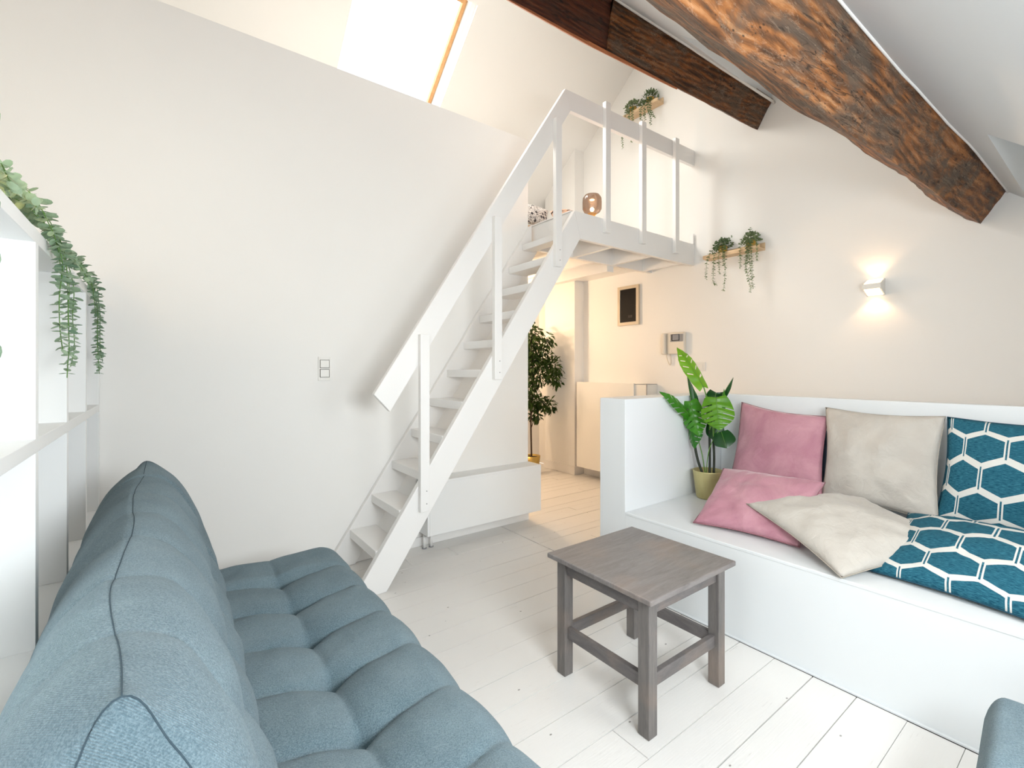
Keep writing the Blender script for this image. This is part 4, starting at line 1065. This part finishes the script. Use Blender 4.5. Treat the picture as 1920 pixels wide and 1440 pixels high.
# wedge body: tall at the wall, a narrow waist in front, glowing sloped faces above and below
obj('body', prism([(XW, yc0, zc0), (XW-0.105, yc0, zm-0.018), (XW-0.105, yc0, zm+0.018), (XW, yc0, zc1)], (0, yc1-yc0, 0)), 'plate', sc, bevel=0.001)
for sg in (1, -1):
    p0 = Vector((XW-0.012, yc0+0.010, zm+sg*0.0600)); p1 = Vector((XW-0.100, yc0+0.010, zm+sg*0.0215))
    obj('lamp_lens', prism([p0, p1, p1+Vector((0, 0, sg*0.002)), p0+Vector((0, 0, sg*0.002))], (0, yc1-yc0-0.020, 0)), 'led', sc)
def spot(name, loc, rot, power, angle, blend, color, radius=0.02):
    d = bpy.data.lights.new(name, 'SPOT'); d.energy = power; d.spot_size = angle; d.spot_blend = blend; d.color = color; d.shadow_soft_size = radius
    o = bpy.data.objects.new(name, d); COL.objects.link(o); o.location = loc; o.rotation_euler = rot; return o
WARM = (1.0, 0.60, 0.30)
spot('sconce_up', (XW-0.046, 1.19, zm+0.062), (PI, 0, 0), 1.2, math.radians(116), 0.55, WARM)
spot('sconce_down', (XW-0.046, 1.19, zm-0.062), (0, 0, 0), 1.7, math.radians(116), 0.55, WARM)

# assumed lamp added on the end wall of the hall, hidden by the stair wall, throwing warm light on the pilaster
dl = thing('assumed_hall_lamp', 'assumed round globe lamp, unseen, on the end wall of the hall behind the stair wall', 'lamp', (2.95, YB, 1.95))
obj('wall_plate', box(2.90, 3.0, YB-0.012, YB-0.0005, 1.90, 2.0), 'plate', dl, bevel=0.002)
obj('arm', tube([(2.95, YB-0.0125, 1.95), (2.95, YB-0.06, 1.95), (2.95, YB-0.07, 1.98)], 0.007, seg=8), 'gold', dl)
bm = bmesh.new(); bmesh.ops.create_uvsphere(bm, u_segments=20, v_segments=12, radius=0.045, matrix=Matrix.Translation((2.95, YB-0.09, 2.03)))
obj('globe', bm, 'led', dl, smooth=True)
point('assumed_hall_light', (2.95, YB-0.24, 2.0), 38, (1.0, 0.70, 0.44), 0.06)

# ------------------------------------------------------------------ loft: table lamp and bedding
tl = thing('table_lamp', 'small amber-based table lamp with smoked ribbed glass shade on the loft', 'lamp', (3.06, 2.90, 2.64))
lc = (3.065, 2.90, 2.641)
obj('base', lathe([(0.05, 0), (0.05, 0.012), (0.03, 0.02), (0.028, 0.085), (0.042, 0.095)], lc, seg=24), 'amber_glass', tl, smooth=True)
prof = [(0.04, 0.098), (0.068, 0.112), (0.082, 0.14), (0.083, 0.20), (0.080, 0.235), (0.062, 0.262), (0.03, 0.272), (0.002, 0.274)]
bm = bmesh.new(); seg = 64; rings = []
for r, z in prof:
    rings.append([bm.verts.new((lc[0]+r*(1+0.02*(k % 2))*math.cos(2*PI*k/seg), lc[1]+r*(1+0.02*(k % 2))*math.sin(2*PI*k/seg), lc[2]+z)) for k in range(seg)])
for i in range(len(prof)-1):
    for k in range(seg): bm.faces.new((rings[i][k], rings[i][(k+1) % seg], rings[i+1][(k+1) % seg], rings[i+1][k]))
obj('shade', bm, 'smoke_glass', tl, smooth=True)
bm = bmesh.new(); bmesh.ops.create_uvsphere(bm, u_segments=16, v_segments=10, radius=0.018, matrix=Matrix.Translation((lc[0], lc[1], lc[2]+0.135)))
obj('bulb', bm, 'bulb', tl, smooth=True)
point('table_lamp_light', (lc[0], lc[1], lc[2]+0.165), 3.0, (1.0, 0.62, 0.32), 0.03)
bd = thing('bed', 'low wooden bed base with mattress on the loft behind the stair wall', 'bed', (2.2, 4.1, 2.64))
obj('bed_base', box(1.35, 2.95, 3.39, 4.9, 2.653, 2.70), 'pine', bd, bevel=0.004)
obj('mattress', box(1.42, 2.70, 3.50, 4.85, 2.702, 2.84), 'beige', bd, bevel=0.03)
cushion('pillow', 'white pillow with small dark leaf pattern on the loft bed', 'floral', [(2.62, 3.44, 2.74), (2.98, 3.40, 2.735), (3.08, 3.50, 2.93), (2.66, 3.64, 2.99)], .12, seed=12, wr=.008, n=20)['category'] = 'pillow'
cushion('pillow', 'pinkish pillow with dark swirls beside the patterned one', 'swirl', [(2.77, 3.08, 2.675), (2.98, 2.96, 2.675), (3.06, 3.10, 2.80), (2.86, 3.24, 2.81)], .10, seed=13, wr=.006, n=20)['category'] = 'pillow'
